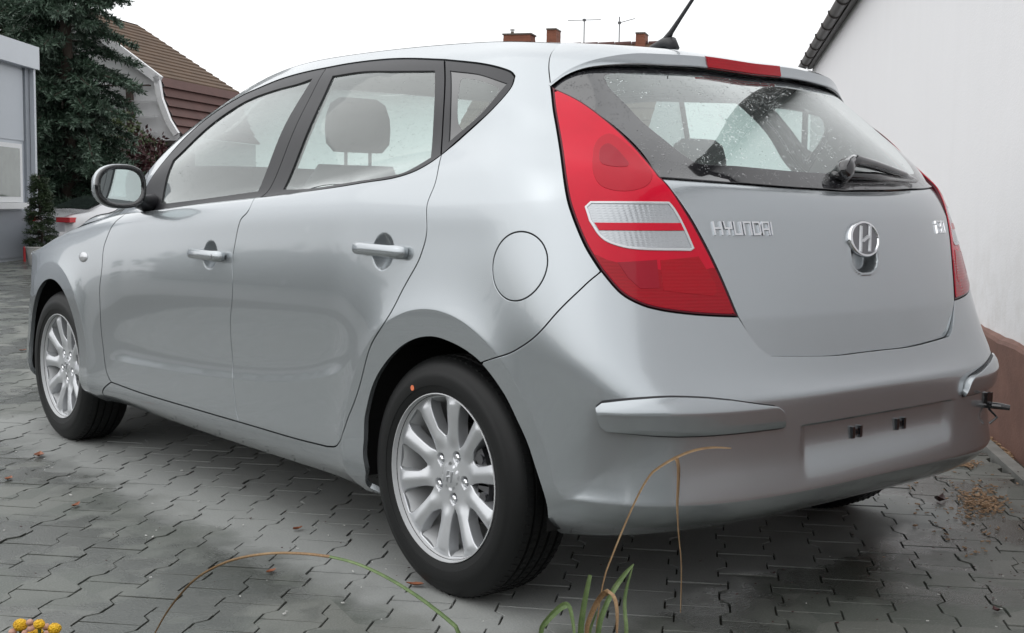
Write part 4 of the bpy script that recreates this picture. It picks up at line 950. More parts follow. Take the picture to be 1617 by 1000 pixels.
# ---- cabin
g = Geo(); g.box((0, 1.0, .33), (1.42, 2.6, .04)); g.build('cabin_floor', 'liner_black', car)
g = Geo()
rows = rail(-.02, 1.36, 14, .012, -.06, .06); rows = [[(x*.97, y, z-.042) for x, y, z in r_] for r_ in rows]
grid('roof_lining', rows, 'headliner', car)
def seat(x, y, wid, z0, hb, tilt, head, parent=car, hw=.125):
    g = Geo(); n = 16; rings = []
    for k in range(9):
        s_ = k/8; zz = z0+hb*s_; yy = y-tilt*s_; wd = wid*(1-.22*s_**3)*(0.9+.1*math.sin(math.pi*min(1, s_*1.2))); th = .075*(1-.35*s_)
        if k == 8: wd *= .86; th *= .4
        rings.append([(x+wd*sup(a, 4)[0], yy+th*sup(a, 3)[1], zz) for a in np.linspace(0, 2*math.pi, n, endpoint=False)])
    v = [p for r_ in rings for p in r_]; f = [(k*n+i, k*n+(i+1) % n, (k+1)*n+(i+1) % n, (k+1)*n+i) for k in range(8) for i in range(n)]; f.append(tuple(8*n+i for i in range(n)))
    st = mesh('seat', v, f, 'seat_fabric', parent, smooth=True)
    zt, yt = z0+hb, y-tilt
    for hx in head:
        rings = []
        for k, (wd, th, dz) in enumerate(((.78, .5, 0), (.98, .9, .03), (1, 1, .08), (.97, 1, .12), (.84, .85, .165), (.6, .45, .185))):
            rings.append([(hx+hw*wd*sup(a, 3)[0], yt-.01+.055*th*sup(a, 2.6)[1], zt+.045+dz) for a in np.linspace(0, 2*math.pi, n, endpoint=False)])
        v = [p for r_ in rings for p in r_]; f = [(k*n+i, k*n+(i+1) % n, (k+1)*n+(i+1) % n, (k+1)*n+i) for k in range(5) for i in range(n)]; f += [tuple(5*n+i for i in range(n)), tuple(range(n))[::-1]]
        hd = mesh('headrest', v, f, 'seat_fabric', st, smooth=True)
        for dx in (-.05, .05): Geo().tube([(hx+dx, yt-.01, zt-.03), (hx+dx, yt-.01, zt+.07)], .006, 6).build('headrest_post', 'dark_metal', st)
for x in (-.37, .37): seat(x, 1.32, .255, .50, .645, .16, (x,))
seat(0, .38, .62, .48, .53, .14, (-.36, .36), hw=.12)
g = Geo(); g.box((0, -.08, .965), (1.16, .62, .025)); g.box((0, .22, .72), (1.2, .03, .5)); g.build('parcel_shelf', 'dash_plastic', car)
pr = [(1.72, .62), (1.62, .80), (1.66, .92), (1.78, .975), (1.95, .985), (2.30, .965), (2.36, .6)]
v = []; xs_ = np.linspace(-.72, .72, 13)
for x in xs_:
    for y, z in pr: v.append((x, y, z+.018*math.exp(-((x+.37)/.17)**2)*(z > .9)))
m_ = len(pr); mesh('dashboard', v, [(i*m_+j, i*m_+j+1, (i+1)*m_+j+1, (i+1)*m_+j) for i in range(12) for j in range(m_-1)], 'dash_plastic', car, auto=40)
g = Geo(); cc_ = Vector((-.37, 1.62, .90)); ax1 = Vector((1, 0, 0)); ax2 = Vector((0, .42, .91))
g.tube([cc_+ax1*(.185*math.cos(a))+ax2*(.185*math.sin(a)) for a in np.linspace(0, 2*math.pi, 33)], .014, 8, cap=False); g.tube([cc_-ax1*.17, cc_+ax1*.17], .016, 6); g.tube([cc_, cc_+Vector((0, .14, -.07))], .035, 8)
g.build('steering_wheel', 'black_trim', car, smooth=True)

# ------------------------------------------------------------------ wheels
def plate2d(outer, holes, hf, r, depth, sp, dense=()):
    """flat face in (y,z) with holes; hf(y,z) = depth behind the tyre's outer plane; faces -x"""
    bd = [np.array(outer)]+[np.array(h) for h in holes]; allb = np.vstack(bd)
    lo, hi = bd[0].min(0), bd[0].max(0); q = np.stack(np.meshgrid(np.arange(lo[0], hi[0], sp), np.arange(lo[1], hi[1], sp), indexing='ij'), -1).reshape(-1, 2)
    for cx, cy, rad, s_ in dense:
        a = np.arange(-rad, rad+1e-6, s_); dq = np.stack(np.meshgrid(a, a, indexing='ij'), -1).reshape(-1, 2); dq = dq[(dq**2).sum(1) < rad*rad]
        q = q[((q-[cx, cy])**2).sum(1) > (rad+s_*.5)**2]; q = np.vstack([q, dq+[cx, cy]])
    m = inside(q, bd[0])
    for h in bd[1:]: m &= ~inside(q, h)
    q = q[m]; q = q[dist_to(q, allb, np.ones((1, 2))) > sp*.45]
    P = np.vstack([allb, q]); edges = []; o = 0
    for l in bd: edges += [(o+i, o+(i+1) % len(l)) for i in range(len(l))]; o += len(l)
    rv, re, rf, ov, oe, of = delaunay_2d_cdt([Vector((float(a), float(b_))) for a, b_ in P], edges, [], 0, 1e-7)
    V = np.array([(v.x, v.y) for v in rv]); T = np.array(rf); cen = V[T].mean(1); m = inside(cen, bd[0])
    for h in bd[1:]: m &= ~inside(cen, h)
    T = T[m]; mp_ = {j: i for i, l in enumerate(ov) for j in l}
    hx = hf(V[:, 0], V[:, 1]); e = 5e-4
    gy = (hf(V[:, 0]+e, V[:, 1])-hf(V[:, 0]-e, V[:, 1]))/(2*e); gz = (hf(V[:, 0], V[:, 1]+e)-hf(V[:, 0], V[:, 1]-e))/(2*e)
    X = np.stack([hx, V[:, 0], V[:, 1]], 1); N = unit(np.stack([-np.ones(len(V)), gy, gz], 1))
    verts, norms, faces = [X], [N], [tuple(t) for t in T]; nv = len(X); o = 0
    for li, l in enumerate(bd):
        idx = [mp_[o+i] for i in range(len(l))]; o += len(l); p, n = X[idx], N[idx]
        tg = np.roll(p, -1, 0)-np.roll(p, 1, 0); od = np.cross(np.tile([1., 0, 0], (len(p), 1)), unit(tg)); od[:, 0] = 0; od = unit(od)
        c_ = p.mean(0); s_ = np.sign(np.median(((p-c_)*od).sum(1))); od = od*s_*(1 if li == 0 else -1)
        prev = idx
        for a, dx, nn in ((.7*r, .3*r, unit(n+od)), (r, r, od), (r, depth, od)):
            cur = list(range(nv, nv+len(idx))); nv += len(idx); verts.append(p+od*a+np.array([dx, 0, 0])); norms.append(nn)
            faces += [(prev[k], prev[(k+1) % len(idx)], cur[(k+1) % len(idx)], cur[k]) for k in range(len(idx))]; prev = cur
    v, n = np.vstack(verts), np.vstack(norms); ff = []
    for f_ in faces:
        s_ = np.dot(np.cross(v[f_[1]]-v[f_[0]], v[f_[2]]-v[f_[0]]), n[f_[0]]+n[f_[1]]); ff.append(f_ if s_ > 0 else f_[::-1])
    return v, ff, n
LUG = [68, 138, 215, 294, 354]
LUG = [66+72*k for k in range(5)]
def half_w(r_): return np.interp(r_, [.08, .10, .13, .16, .185, .2, .21], [.0065, .0135, .0238, .0315, .0365, .0365, .032])
slots = []
for k in range(10):
    th = math.radians(66+36*k); lug = k % 2 == 0
    r0 = .082 if lug else .104; r1 = .2100
    sk = .10*(1 if lug else -1)
    rr = np.linspace(r0, r1, 16); pts = []
    wv = half_w(rr)*(.96 if lug else 1.04)*np.sqrt(np.clip((rr-r0+.002)/.022, 0, 1)); wv[-1] *= .88
    for r_, w_ in zip(rr, wv): pts.append((r_, -w_))
    for r_, w_ in zip(rr[::-1], wv[::-1]): pts.append((r_, w_))
    # mirror of image: +angle runs towards the nose; the photo's angles grow anticlockwise seen from outside (-x): y axis points left
    slots.append([(-(r_*math.cos(th)-w_*math.sin(th)), r_*math.sin(th)+w_*math.cos(th)) for r_, w_ in pts])
def face_h(y, z):
    r_ = np.hypot(y, z); th = np.arctan2(z, -y); ph = (np.degrees(th)-66) % 36-18                     # 0 in the middle of a spoke
    ridge = -.0105*np.maximum(1-np.sqrt((r_*np.radians(ph))**2+.0065**2)/.023, -.6)*smooth(.07, .11, r_)*smooth(.214, .190, r_)
    d = .0265+.013*smooth(.205, .075, r_)-.006*smooth(.05, .0, r_)+ridge
    for a in LUG:
        q_ = np.hypot(y+.0585*math.cos(math.radians(a)), z-.0585*math.sin(math.radians(a))); d = d+.013*smooth(.0165, .0105, q_)
    q_ = r_; d = d+.0016*(smooth(.0345, .0335, q_)-smooth(.0325, .0315, q_))
    return d
circ = [(.2140*math.cos(a), .2140*math.sin(a)) for a in np.linspace(0, 2*math.pi, 120, endpoint=False)]
face = plate2d(circ, slots, face_h, .0035, .034, .0062, [(-.0585*math.cos(math.radians(a)), .0585*math.sin(math.radians(a)), .019, .003) for a in LUG])
tyre_prof = [(.020, .213), (.013, .2200), (.0085, .2225), (.0065, .2270), (.0050, .2330), (.0028, .2400), (.0012, .2405), (.0002, .2480), (.0, .262), (.0015, .2735), (.0022, .2745), (.0045, .2830), (.010, .2940), (.017, .3025), (.026, .3085), (.033, .3115)]
x = .036
tread = []
for gx in (.056, .085, .118, .148):
    tread += [(gx-.0045, .3150), (gx-.0035, .3080), (gx+.0035, .3080), (gx+.0045, .3150)]
tyre_prof += [(.037, .3130)]+tread+[(.168, .3130), (.172, .3115), (.180, .306), (.192, .296), (.202, .275), (.205, .258), (.200, .235), (.188, .222), (.186, .213)]
rim_prof = [(.0125, .2165), (.0085, .2200), (.0065, .2195), (.0060, .2175), (.0090, .2165), (.0160, .2155), (.0240, .2120), (.034, .2075), (.050, .2015), (.080, .1965), (.120, .1935), (.160, .1960), (.185, .2090)]
def make_wheel():
    w_ = bpy.data.objects.new('wheel', None); COL.objects.link(w_); w_.parent = car
    t_ = Geo().lathe(tyre_prof, 120).build('tyre', 'tyre_rubber', w_, auto=35)
    # cross sipes of the tread shoulders
    g = Geo()
    for k in range(84):
        a = 2*math.pi*k/84
        for x0, x1, r0, r1 in ((.031, .048, .3112, .3155), (.064, .077, .3150, .3155), (.094, .109, .3150, .3155), (.127, .140, .3150, .3155), (.156, .172, .3155, .3118)):
            for s0, s1 in ((-.30, .30),):
                da = math.radians(s1*2.6); sk = .010
                pts = [(x0, r0-.006, a-da), (x0, r0-.006, a+da), (x1, r1-.006, a+da+sk), (x1, r1-.006, a-da+sk)]
                v = [(x_, rr*math.cos(q_), rr*math.sin(q_)) for x_, rr, q_ in pts]+[(x_, (rr+.0072)*math.cos(q_), (rr+.0072)*math.sin(q_)) for x_, rr, q_ in pts]
                g.add(v, [(4, 5, 6, 7), (0, 1, 5, 4), (1, 2, 6, 5), (2, 3, 7, 6), (3, 0, 4, 7)])
    tb = g.build('tread_blocks', 'tyre_rubber', w_); tb['kind'] = 'stuff'
    v, f, n = face; r_ = mesh('rim', v, f, 'alloy', w_, normals=n)
    Geo().lathe(rim_prof, 96).build('rim_barrel', 'alloy_satin', r_, auto=40)
    for a in LUG:
        cy, cz = -.0585*math.cos(math.radians(a)), .0585*math.sin(math.radians(a)); hd = float(face_h(np.array([cy]), np.array([cz]))[0])
        g = Geo(); hexa = [(cy+.0088*math.cos(k*math.pi/3), cz+.0088*math.sin(k*math.pi/3)) for k in range(6)]
        v = [(hd+.004, y_, z_) for y_, z_ in hexa]+[(hd-.011, y_, z_) for y_, z_ in hexa]+[(hd-.014, cy+(y_-cy)*.55, cz+(z_-cz)*.55) for y_, z_ in hexa]
        g.add(v, [(k, (k+1) % 6, 6+(k+1) % 6, 6+k) for k in range(6)]+[(6+k, 6+(k+1) % 6, 12+(k+1) % 6, 12+k) for k in range(6)]+[tuple(range(12, 18))]); g.build('lug_nut', 'chrome', r_)
    # maker's slanted emblem on the cap
    g = Geo()
    for pl in ([(-.5, -.86), (-.22, .86)], [(.22, -.86), (.5, .86)], [(-.36, -.1), (0, 0), (.36, .1)]):
        for (ax, az), (bx, bz) in zip(pl[:-1], pl[1:]):
            d = float(face_h(np.array([0.]), np.array([0.]))[0])
            g.tube([(d-.0005, -ax*.024, az*.017), (d-.0005, -bx*.024, bz*.017)], .0030, 6)
    g.build('cap_emblem', 'alloy', r_)
    Geo().lathe([(.075, .055), (.075, .135), (.098, .135), (.098, .055)], 60).build('brake_disc', 'brake_metal', w_, auto=40)
    g = Geo()
    for k in range(7):
        a = math.radians(-22+9*k); g.box((.080, -.132*math.cos(a), .132*math.sin(a)), (.075, .042, .028), Matrix.Rotation(-a, 3, 'X'))
    for a in (-12, 28): g.tube([(.035, -.140*math.cos(math.radians(a)), .140*math.sin(math.radians(a))), (.05, -.140*math.cos(math.radians(a)), .140*math.sin(math.radians(a)))], .013, 10)
    g.build('brake_caliper', 'dark_metal', w_); Geo().lathe([(.050, .0), (.050, .075), (.076, .08)], 40).build('hub', 'dark_metal', w_, auto=40)
    return w_
wh = make_wheel()
def copy_tree(o, parent):
    c = o.copy(); COL.objects.link(c); c.parent = parent
    for ch in list(o.children): copy_tree(ch, c)
    return c
TZ_ = .3125
spots = [(-.878, 0, 0), (-.878, 2.65, math.radians(0)), (.878, 0, 1), (.878, 2.65, 1)]
for i, (x, y, fl) in enumerate(spots):
    o = wh if i == 0 else copy_tree(wh, car)
    o.location = (x, y, TZ_)
    if fl == 1: o.rotation_euler = (0, 0, math.pi)
    elif i == 1: o.rotation_euler = (math.radians(14), 0, 0)
# balance mark on the near tyre
a = math.radians(118); pts = [(.0003-.0012, -.250*math.cos(a)+.0075*math.cos(q_), .250*math.sin(a)+.0075*math.sin(q_)) for q_ in np.linspace(0, 2*math.pi, 16, endpoint=False)]
v = pts+[(.004, y_, z_) for _, y_, z_ in pts]; mesh('tyre_sticker', v, [tuple(range(16))[::-1]]+[(k, (k+1) % 16, 16+(k+1) % 16, 16+k) for k in range(16)], 'orange_sticker', wh)
# ------------------------------------------------------------------ setting materials
b = MB('paver'); g = b.pos(); th41 = math.radians(-41)
cell = b.vor(b.pos(5.2), 1.0, 'Color'); sx_ = b.n('ShaderNodeSeparateColor'); b.l(cell, sx_.inputs[0])
big = b.noise(g, 0.9, 3); mid = b.noise(g, 6, 5); fine = b.noise(g, 160, 3)
col = b.ramp(sx_.outputs[0], [(0.0, (.080, .090, .078)), (.5, (.110, .118, .105)), (1.0, (.150, .155, .140))])
col = b.mix(b.rng(mid, .35, .7, 0, .45), col, (.105, .110, .098)); col = b.mix(b.rng(fine, .52, .72, 0, .42), col, (.23, .235, .22))
wet = b.rng(b.math('ADD', b.noise(g, 1.3, 4), b.math('MULTIPLY', mid, .35)), .64, .71, 0, 1)
col = b.mix(b.math('MULTIPLY', wet, .62), col, (.040, .043, .038)); b.base(col)
sp3 = b.n('ShaderNodeSeparateXYZ'); b.l(g, sp3.inputs[0])
ed = b.math('MULTIPLY', b.math('SUBTRACT', mid, .5), .34)            # rain shadow: the stones sheltered by the car have dried pale
dx_ = b.math('ADD', b.math('SUBTRACT', 1.13, b.math('ABSOLUTE', sp3.outputs[0])), ed)
dy_ = b.math('ADD', b.math('SUBTRACT', 1.92, b.math('ABSOLUTE', b.math('SUBTRACT', sp3.outputs[1], 1.45))), ed)
dry = b.rng(b.math('MINIMUM', dx_, dy_), -.02, .16, 0, 1)
col = b.mix(b.math('MULTIPLY', dry, .75), col, b.mix(fine, (.27, .28, .275), (.36, .37, .36))); b.base(col)
b.l(b.math('MAXIMUM', b.rng(wet, 0, 1, .46, .22), b.math('MULTIPLY', dry, .8)), b.p.inputs['Roughness']); b.set(Specular_IOR_Level=.5)
bn = b.bump(fine, .30, .005, inp=None); b.bump(mid, .15, .01, prev=bn)
b = MB('joint_soil'); g = b.pos(); n1 = b.noise(g, 40, 5); b.base(b.ramp(n1, [(.3, (.012, .012, .010)), (.6, (.035, .032, .024)), (.8, (.06, .055, .04))])); b.set(Roughness=.9); b.bump(n1, .5, .01)
b = MB('yard_ground'); g = b.pos(); n1 = b.noise(g, 2, 6); n2 = b.noise(g, 40, 3)
b.base(b.mix(n2, b.ramp(n1, [(.3, (.06, .064, .06)), (.7, (.10, .104, .10))]), (.08, .08, .076))); b.set(Roughness=.42)
b = MB('kerb_stone'); g = b.pos(); n1 = b.noise(g, 9, 6); b.base(b.ramp(n1, [(.3, (.15, .15, .14)), (.7, (.24, .24, .225))])); b.set(Roughness=.6); b.bump(b.noise(g, 120, 3), .2, .004)
b = MB('soil'); g = b.pos(); n1 = b.noise(g, 25, 6); b.base(b.ramp(n1, [(.3, (.02, .014, .009)), (.7, (.06, .042, .028))])); b.set(Roughness=.95); b.bump(n1, .8, .03)
b = MB('white_plaster'); g = b.pos(); n1 = b.noise(b.pos((3, 3, .8)), 1.0, 5); n2 = b.noise(g, 90, 4)
sz_ = b.n('ShaderNodeSeparateXYZ'); b.l(g, sz_.inputs[0]); spl = b.math('MULTIPLY', b.rng(sz_.outputs[2], .45, 1.05, 1, 0), b.rng(b.noise(g, 7, 6, .65), .42, .68, 0, 1))
stn = b.math('MULTIPLY', b.rng(b.noise(b.pos((5, 5, .9)), 1.0, 6, .6), .58, .85, 0, 1), .10)
b.base(b.mix(b.math('MAXIMUM', b.math('MULTIPLY', spl, .5), stn), b.mix(b.rng(n1, .3, .75, 0, 1), (.84, .835, .85), (.86, .855, .87)), (.62, .595, .57))); b.set(Roughness=.85); bn = b.bump(n2, .25, .006, inp=None); b.bump(b.noise(b.pos(9), 1.0, 3), .06, .02, prev=bn)
b = MB('plinth_paint'); g = b.pos(); n1 = b.noise(g, 6, 6); b.base(b.ramp(n1, [(.25, (.125, .058, .042)), (.6, (.185, .090, .066)), (.85, (.22, .125, .10))])); b.set(Roughness=.7); b.bump(b.noise(g, 70, 4), .3, .006)
plain('gutter_metal', (.060, .052, .050), .45, .3, .25, 8); plain('roof_tile_dark', (.045, .035, .032), .6, 0, .35, 6)
plain('brown_tile', (.092, .054, .030), .8, 0, .45, 3); plain('red_shingle', (.080, .034, .028), .75, 0, .3, 3)
b = MB('white_boards'); n1 = b.noise(b.pos((2, 2, .5)), 2, 5); b.base(b.mix(n1, (.76, .76, .77), (.84, .84, .85))); b.set(Roughness=.7)
plain('white_trim', (.74, .74, .75), .6); plain('old_timber', (.06, .04, .034), .8, 0, .3, 5)
plain('grey_cladding', (.40, .43, .47), .45, .1, .04, 3); plain('grey_trim', (.47, .50, .54), .4, .1, .04, 4); plain('grey_post', (.26, .28, .31), .5, .1)
plain('window_white', (.62, .63, .64), .5); plain('pane_dark', (.10, .12, .105), .06, 0, .5, 4, Specular_IOR_Level=.8)
plain('chimney_brick', (.20, .075, .045), .85, 0, .35, 9); plain('chimney_cap', (.12, .10, .085), .85); plain('mast_metal', (.12, .12, .125), .5, .6)
plain('bark', (.055, .042, .032), .9, 0, .3, 12); plain('white_pot', (.62, .60, .58), .6); plain('red_paint', (.45, .03, .035), .5)
plain('white_car_paint', (.70, .70, .72), .2, .0, .02, 4, Coat_Weight=1.0); plain('car_glass', (.018, .024, .022), .12, Specular_IOR_Level=.25); plain('car_red', (.55, .012, .02), .15, Coat_Weight=1.0)
def leafmat(name, stops, scale=3, rough=.55, trans=.15):
    b = MB(name); n1 = b.noise(b.pos(), scale, 4); n2 = b.noise(b.pos(), scale*12, 2)
    b.base(b.ramp(b.math('ADD', b.math('MULTIPLY', n1, .6), b.math('MULTIPLY', n2, .4)), stops)); b.set(Roughness=rough); return b
leafmat('cedar_needle', [(.36, (.014, .030, .018)), (.49, (.042, .078, .048)), (.60, (.090, .130, .098)), (.68, (.13, .17, .145))], 2.0)
leafmat('bush_leaf', [(.3, (.020, .035, .010)), (.55, (.055, .080, .018)), (.75, (.12, .13, .03))], 4)
leafmat('red_leaf', [(.3, (.03, .012, .012)), (.6, (.075, .022, .025)), (.8, (.12, .05, .04))], 4)
leafmat('broad_leaf', [(.3, (.018, .032, .012)), (.55, (.045, .070, .022)), (.75, (.08, .10, .04))], 2)
leafmat('cypress_leaf', [(.3, (.010, .022, .010)), (.55, (.028, .050, .018)), (.75, (.055, .08, .03))], 9)
leafmat('green_blade', [(.3, (.055, .105, .030)), (.52, (.115, .175, .060)), (.70, (.20, .26, .12))], 60, .5)
leafmat('dry_blade', [(.3, (.17, .095, .045)), (.55, (.31, .20, .10)), (.75, (.44, .33, .20))], 30, .6)
leafmat('dead_leaf', [(.3, (.12, .035, .018)), (.55, (.26, .085, .035)), (.75, (.36, .16, .06))], 60, .5)
leafmat('dead_leaf_dark', [(.3, (.03, .010, .010)), (.6, (.07, .022, .022)), (.8, (.10, .04, .035))], 60, .5)
fb_ = leafmat('yellow_flower', [(.3, (.55, .28, .004)), (.55, (.74, .43, .008)), (.75, (.82, .55, .02))], 120, .6); fb_.bump(fb_.vor(fb_.pos(), 420), 1.0, .0025)
leafmat('pink_bud', [(.3, (.34, .17, .12)), (.6, (.48, .28, .21)), (.8, (.55, .36, .28))], 90, .7)
leafmat('wood_chip', [(.3, (.16, .09, .05)), (.55, (.33, .21, .12)), (.75, (.50, .38, .25))], 90, .8)
plain('pale_flake', (.55, .55, .53), .6)

# ------------------------------------------------------------------ ground, paving, wall building
def struct(name, v, f, mat): o = mesh(name, v, f, mat); o['kind'] = 'structure'; return o
struct('ground', [(-300, -300, -.034), (300, -300, -.034), (300, 300, -.034), (-300, 300, -.034)], [(0, 1, 2, 3)], 'yard_ground')
AW = math.radians(40.05); DW = Vector((math.cos(AW), math.sin(AW), 0)); MW = Vector((-math.sin(AW), math.cos(AW), 0)); WB = Vector((2.141, -.041, 0))
KO = .060      # gap between wall foot and the kerb line
AP = math.radians(41); E2 = Vector((math.cos(AP), math.sin(AP), 0)); E1 = Vector((math.sin(AP), -math.cos(AP), 0)); PO = Vector((-1.622, .322, 0))
LP, WP, WN, GAPJ = .200, .0825, .0575, .0026
def outline(g_, k=1.0):
    l, w_, n_ = LP/2-g_, WP-g_, WN-g_
    a, c = .034, .062
    q = [(-l, -w_), (-c, -w_), (-a, -n_), (a, -n_), (c, -w_), (l, -w_)]
    return q+[(-x, -y) for x, y in q]
def paver_mesh():
    o1, o2 = outline(GAPJ), outline(GAPJ+.0005); n = len(o1)
    v = [E2*x+E1*y+Vector((0, 0, 0)) for x, y in o2]+[E2*x+E1*y+Vector((0, 0, -.0010)) for x, y in o1]+[E2*x+E1*y+Vector((0, 0, -.030)) for x, y in o1]
    f = [(0, 1, 2, 9, 10, 11), (2, 3, 8, 9), (3, 4, 5, 6, 7, 8)]+[(n+i, n+(i+1) % n, (i+1) % n, i) for i in range(n)]+[(2*n+i, 2*n+(i+1) % n, n+(i+1) % n, n+i) for i in range(n)]
    return v, f
pvv, pff = paver_mesh(); PW = WP+WN
# orientation check: top faces must look up
_a, _b, _c = (pvv[i] for i in pff[0][:3])
if (_b-_a).cross(_c-_a).z < 0: pff = [q[::-1] for q in pff]
cells = []
for i in range(-60, 220):
    for j in range(-190, 190):
        c = PO+E2*(LP/2+LP*(i+.5*(j % 2)))+E1*(PW*j)
        rel = c-CAM; d = rel.dot(F)
        o_, s__ = (c-WB).dot(MW), (c-WB).dot(DW); lat = rel.dot(R)
        if o_ < KO+.10: continue
        near = -5 < s__ < 4 and o_ < 7.5
        if not near and (d < 1.0 or d > 20 or abs(lat) > .50*d+1.3): continue
        if d > 11 and lat > -.05*d: continue
        if abs(d) < .05: continue
        px, py = 808.5+FPX*lat/d, 500-FPX*rel.dot(U)/d
        vis = -20 < px < 1640 and 360 < py < 1015
        hid = -.72 < c.x < 3 and c.y > -.25 or (abs(c.x) < .6 and c.y > -.45) or (c.x > .95 and c.y > .3)
        cells.append((c, d, vis and not hid and d > 1))
cells.sort(key=lambda q: (not q[2], q[1]))
paving = struct('paving', [], [], 'joint_soil')
# bed of the paving: joint soil 6 mm below the stones
hull_pts = sorted({(round(c.x, 3), round(c.y, 3)) for c, d, q_ in cells})
def _half(ps):
    h_ = []
    for p in ps:
        while len(h_) > 1 and (h_[-1][0]-h_[-2][0])*(p[1]-h_[-2][1])-(h_[-1][1]-h_[-2][1])*(p[0]-h_[-2][0]) <= 0: h_.pop()
        h_.append(p)
    return h_[:-1]
corners = [Vector((x, y, 0)) for x, y in _half(hull_pts)+_half(hull_pts[::-1])]
me = bpy.data.meshes.new('paving'); me.from_pydata([(p.x, p.y, -.0075) for p in corners], [], [tuple(range(len(corners)))]); me.materials.append(MATS['joint_soil']); paving.data = me
pm = bpy.data.meshes.new('paver'); pm.from_pydata([tuple(p) for p in pvv], [], pff); pm.materials.append(MATS['paver'])
rest_v, rest_f = [], []
for k, (c, d, vis) in enumerate(cells):
    dz = rng.normal(0, .0009); tx, ty = rng.normal(0, .006, 2)
    if k < 300:
        o = bpy.data.objects.new('paver', pm); o.location = (c.x, c.y, dz); o.rotation_euler = (tx, ty, rng.normal(0, .006)); COL.objects.link(o); o.parent = paving
    else:
        b0 = len(rest_v); rest_v += [(p.x+c.x, p.y+c.y, p.z+dz+p.x*ty+p.y*tx) for p in pvv]; rest_f += [tuple(i+b0 for i in q) for q in pff]
o = mesh('distant_pavers', rest_v, rest_f, 'paver', paving); o['kind'] = 'stuff'
# kerb along the wall and the strip of soil behind it
def along(s, off, z): p = WB+DW*s+MW*off; return (p.x, p.y, z)
gk = Geo()
kerb = struct('kerb', [], [], 'kerb_stone')
for k in range(24):
    s0 = -4.5+k*1.0; e = .004; g = Geo()
    g.add([along(s0+e, KO, -.05), along(s0+1-e, KO, -.05), along(s0+1-e, KO+.062, -.05), along(s0+e, KO+.062, -.05), along(s0+e, KO, .004), along(s0+1-e, KO, .004), along(s0+1-e, KO+.058, .006), along(s0+e, KO+.058, .006)],
          [(0, 3, 2, 1), (4, 5, 6, 7), (0, 1, 5, 4), (1, 2, 6, 5), (2, 3, 7, 6), (3, 0, 4, 7)])
    g.build('kerb_stone', 'kerb_stone', kerb)
bpy.data.meshes.remove(kerb.data) if False else None
struct('soil_strip', [along(-4.5, -.02, -.012), along(20, -.02, -.012), along(20, KO, -.012), along(-4.5, KO, -.012)], [(0, 1, 2, 3)], 'soil')
S_FAR = 16.0
# find the far end of the wall on the photo's sight line
ry = at(1281, 160, 1)-CAM; nW = Vector((DW.y, -DW.x, 0)); tt_ = (WB-CAM).dot(nW)/ry.dot(nW); S_FAR = (CAM+ry*tt_-WB).dot(DW)
GOFF = .135; ZG = 3.06
bld = thing('white_building', 'long white plastered building with brown painted base and dark roof gutter at the right edge', 'building', tuple(WB))
def wbox(name, s0, s1, o0, o1, z0, z1, mat, parent=bld, bevel=0):
    v = [Vector(along(s, o, z))-WB for z in (z0, z1) for s, o in ((s0, o0), (s1, o0), (s1, o1), (s0, o1))]
    return mesh(name, v, [(0, 3, 2, 1), (4, 5, 6, 7), (0, 1, 5, 4), (1, 2, 6, 5), (2, 3, 7, 6), (3, 0, 4, 7)], mat, parent)
wbox('wall', -4.5, S_FAR, -6.0, 0, -.05, ZG+.02, 'white_plaster')
# plinth: stands 3 cm proud with a sloped, slightly uneven ledge
v, f = [], []
n_ = 160
for k in range(n_+1):
    s_ = -4.5+(S_FAR+4.5)*k/n_; j1, j2 = rng.normal(0, .004, 2)
    v += [Vector(along(s_, .032, -.05))-WB, Vector(along(s_, .034, .430+j1))-WB, Vector(along(s_, .026, .446+j1))-WB, Vector(along(s_, -.01, .463+j2))-WB]
for k in range(n_):
    for j in range(3): f.append((k*4+j, (k+1)*4+j, (k+1)*4+j+1, k*4+j+1))
mesh('plinth', v, f, 'plinth_paint', bld)
# roof plane with courses of tiles, eaves board, half round gutter with brackets
g = Geo(); sl = math.radians(42)
for c_ in range(14):
    o0 = .17-c_*.30*math.cos(sl); z0 = ZG+.05+c_*.30*math.sin(sl)
    v = [Vector(along(s, o, z))-WB for s, o, z in ((-4.65, o0, z0), (S_FAR+.15, o0, z0), (S_FAR+.15, o0-.33*math.cos(sl), z0+.33*math.sin(sl)-.02), (-4.65, o0-.33*math.cos(sl), z0+.33*math.sin(sl)-.02), (-4.65, o0, z0-.03), (S_FAR+.15, o0, z0-.03))]
    g.add(v, [(0, 1, 2, 3), (4, 5, 1, 0)])
g.build('roof', 'roof_tile_dark', bld)
wbox('eaves_board', -4.6, S_FAR+.12, 0.003, .066, ZG-.02, ZG+.03, 'gutter_metal')
g = Geo(); ns = 12; gr = .065
v = []
for s in (-4.65, S_FAR+.22):
    for k in range(ns+1):
        a = math.pi*k/ns; v.append(Vector(along(s, GOFF+gr*math.cos(a), ZG+.02-gr*math.sin(a)))-WB)
g.add(v, [(k, k+1, ns+2+k, ns+1+k) for k in range(ns)]+[tuple(range(ns+1)), tuple(range(ns+1, 2*ns+2))[::-1]]); g.build('gutter', 'gutter_metal', bld)
k = 0
s = -4.3
while s < S_FAR:
    g = Geo(); g.tube([Vector(along(s, GOFF+(gr+.004)*math.cos(a), ZG+.022-(gr+.006)*math.sin(a)))-WB for a in np.linspace(-.1, math.pi+.1, 10)], .012, 6); g.build('gutter_bracket', 'gutter_metal', bld); s += .9
g = Geo(); g.tube([Vector(along(S_FAR+.16, GOFF, ZG-.04))-WB, Vector(along(S_FAR+.16, GOFF, ZG-.18))-WB, Vector(along(S_FAR+.10, .07, ZG-.5))-WB, Vector(along(S_FAR+.10, .07, 0))-WB], .045, 8); g.build('downpipe', 'gutter_metal', bld, smooth=True)

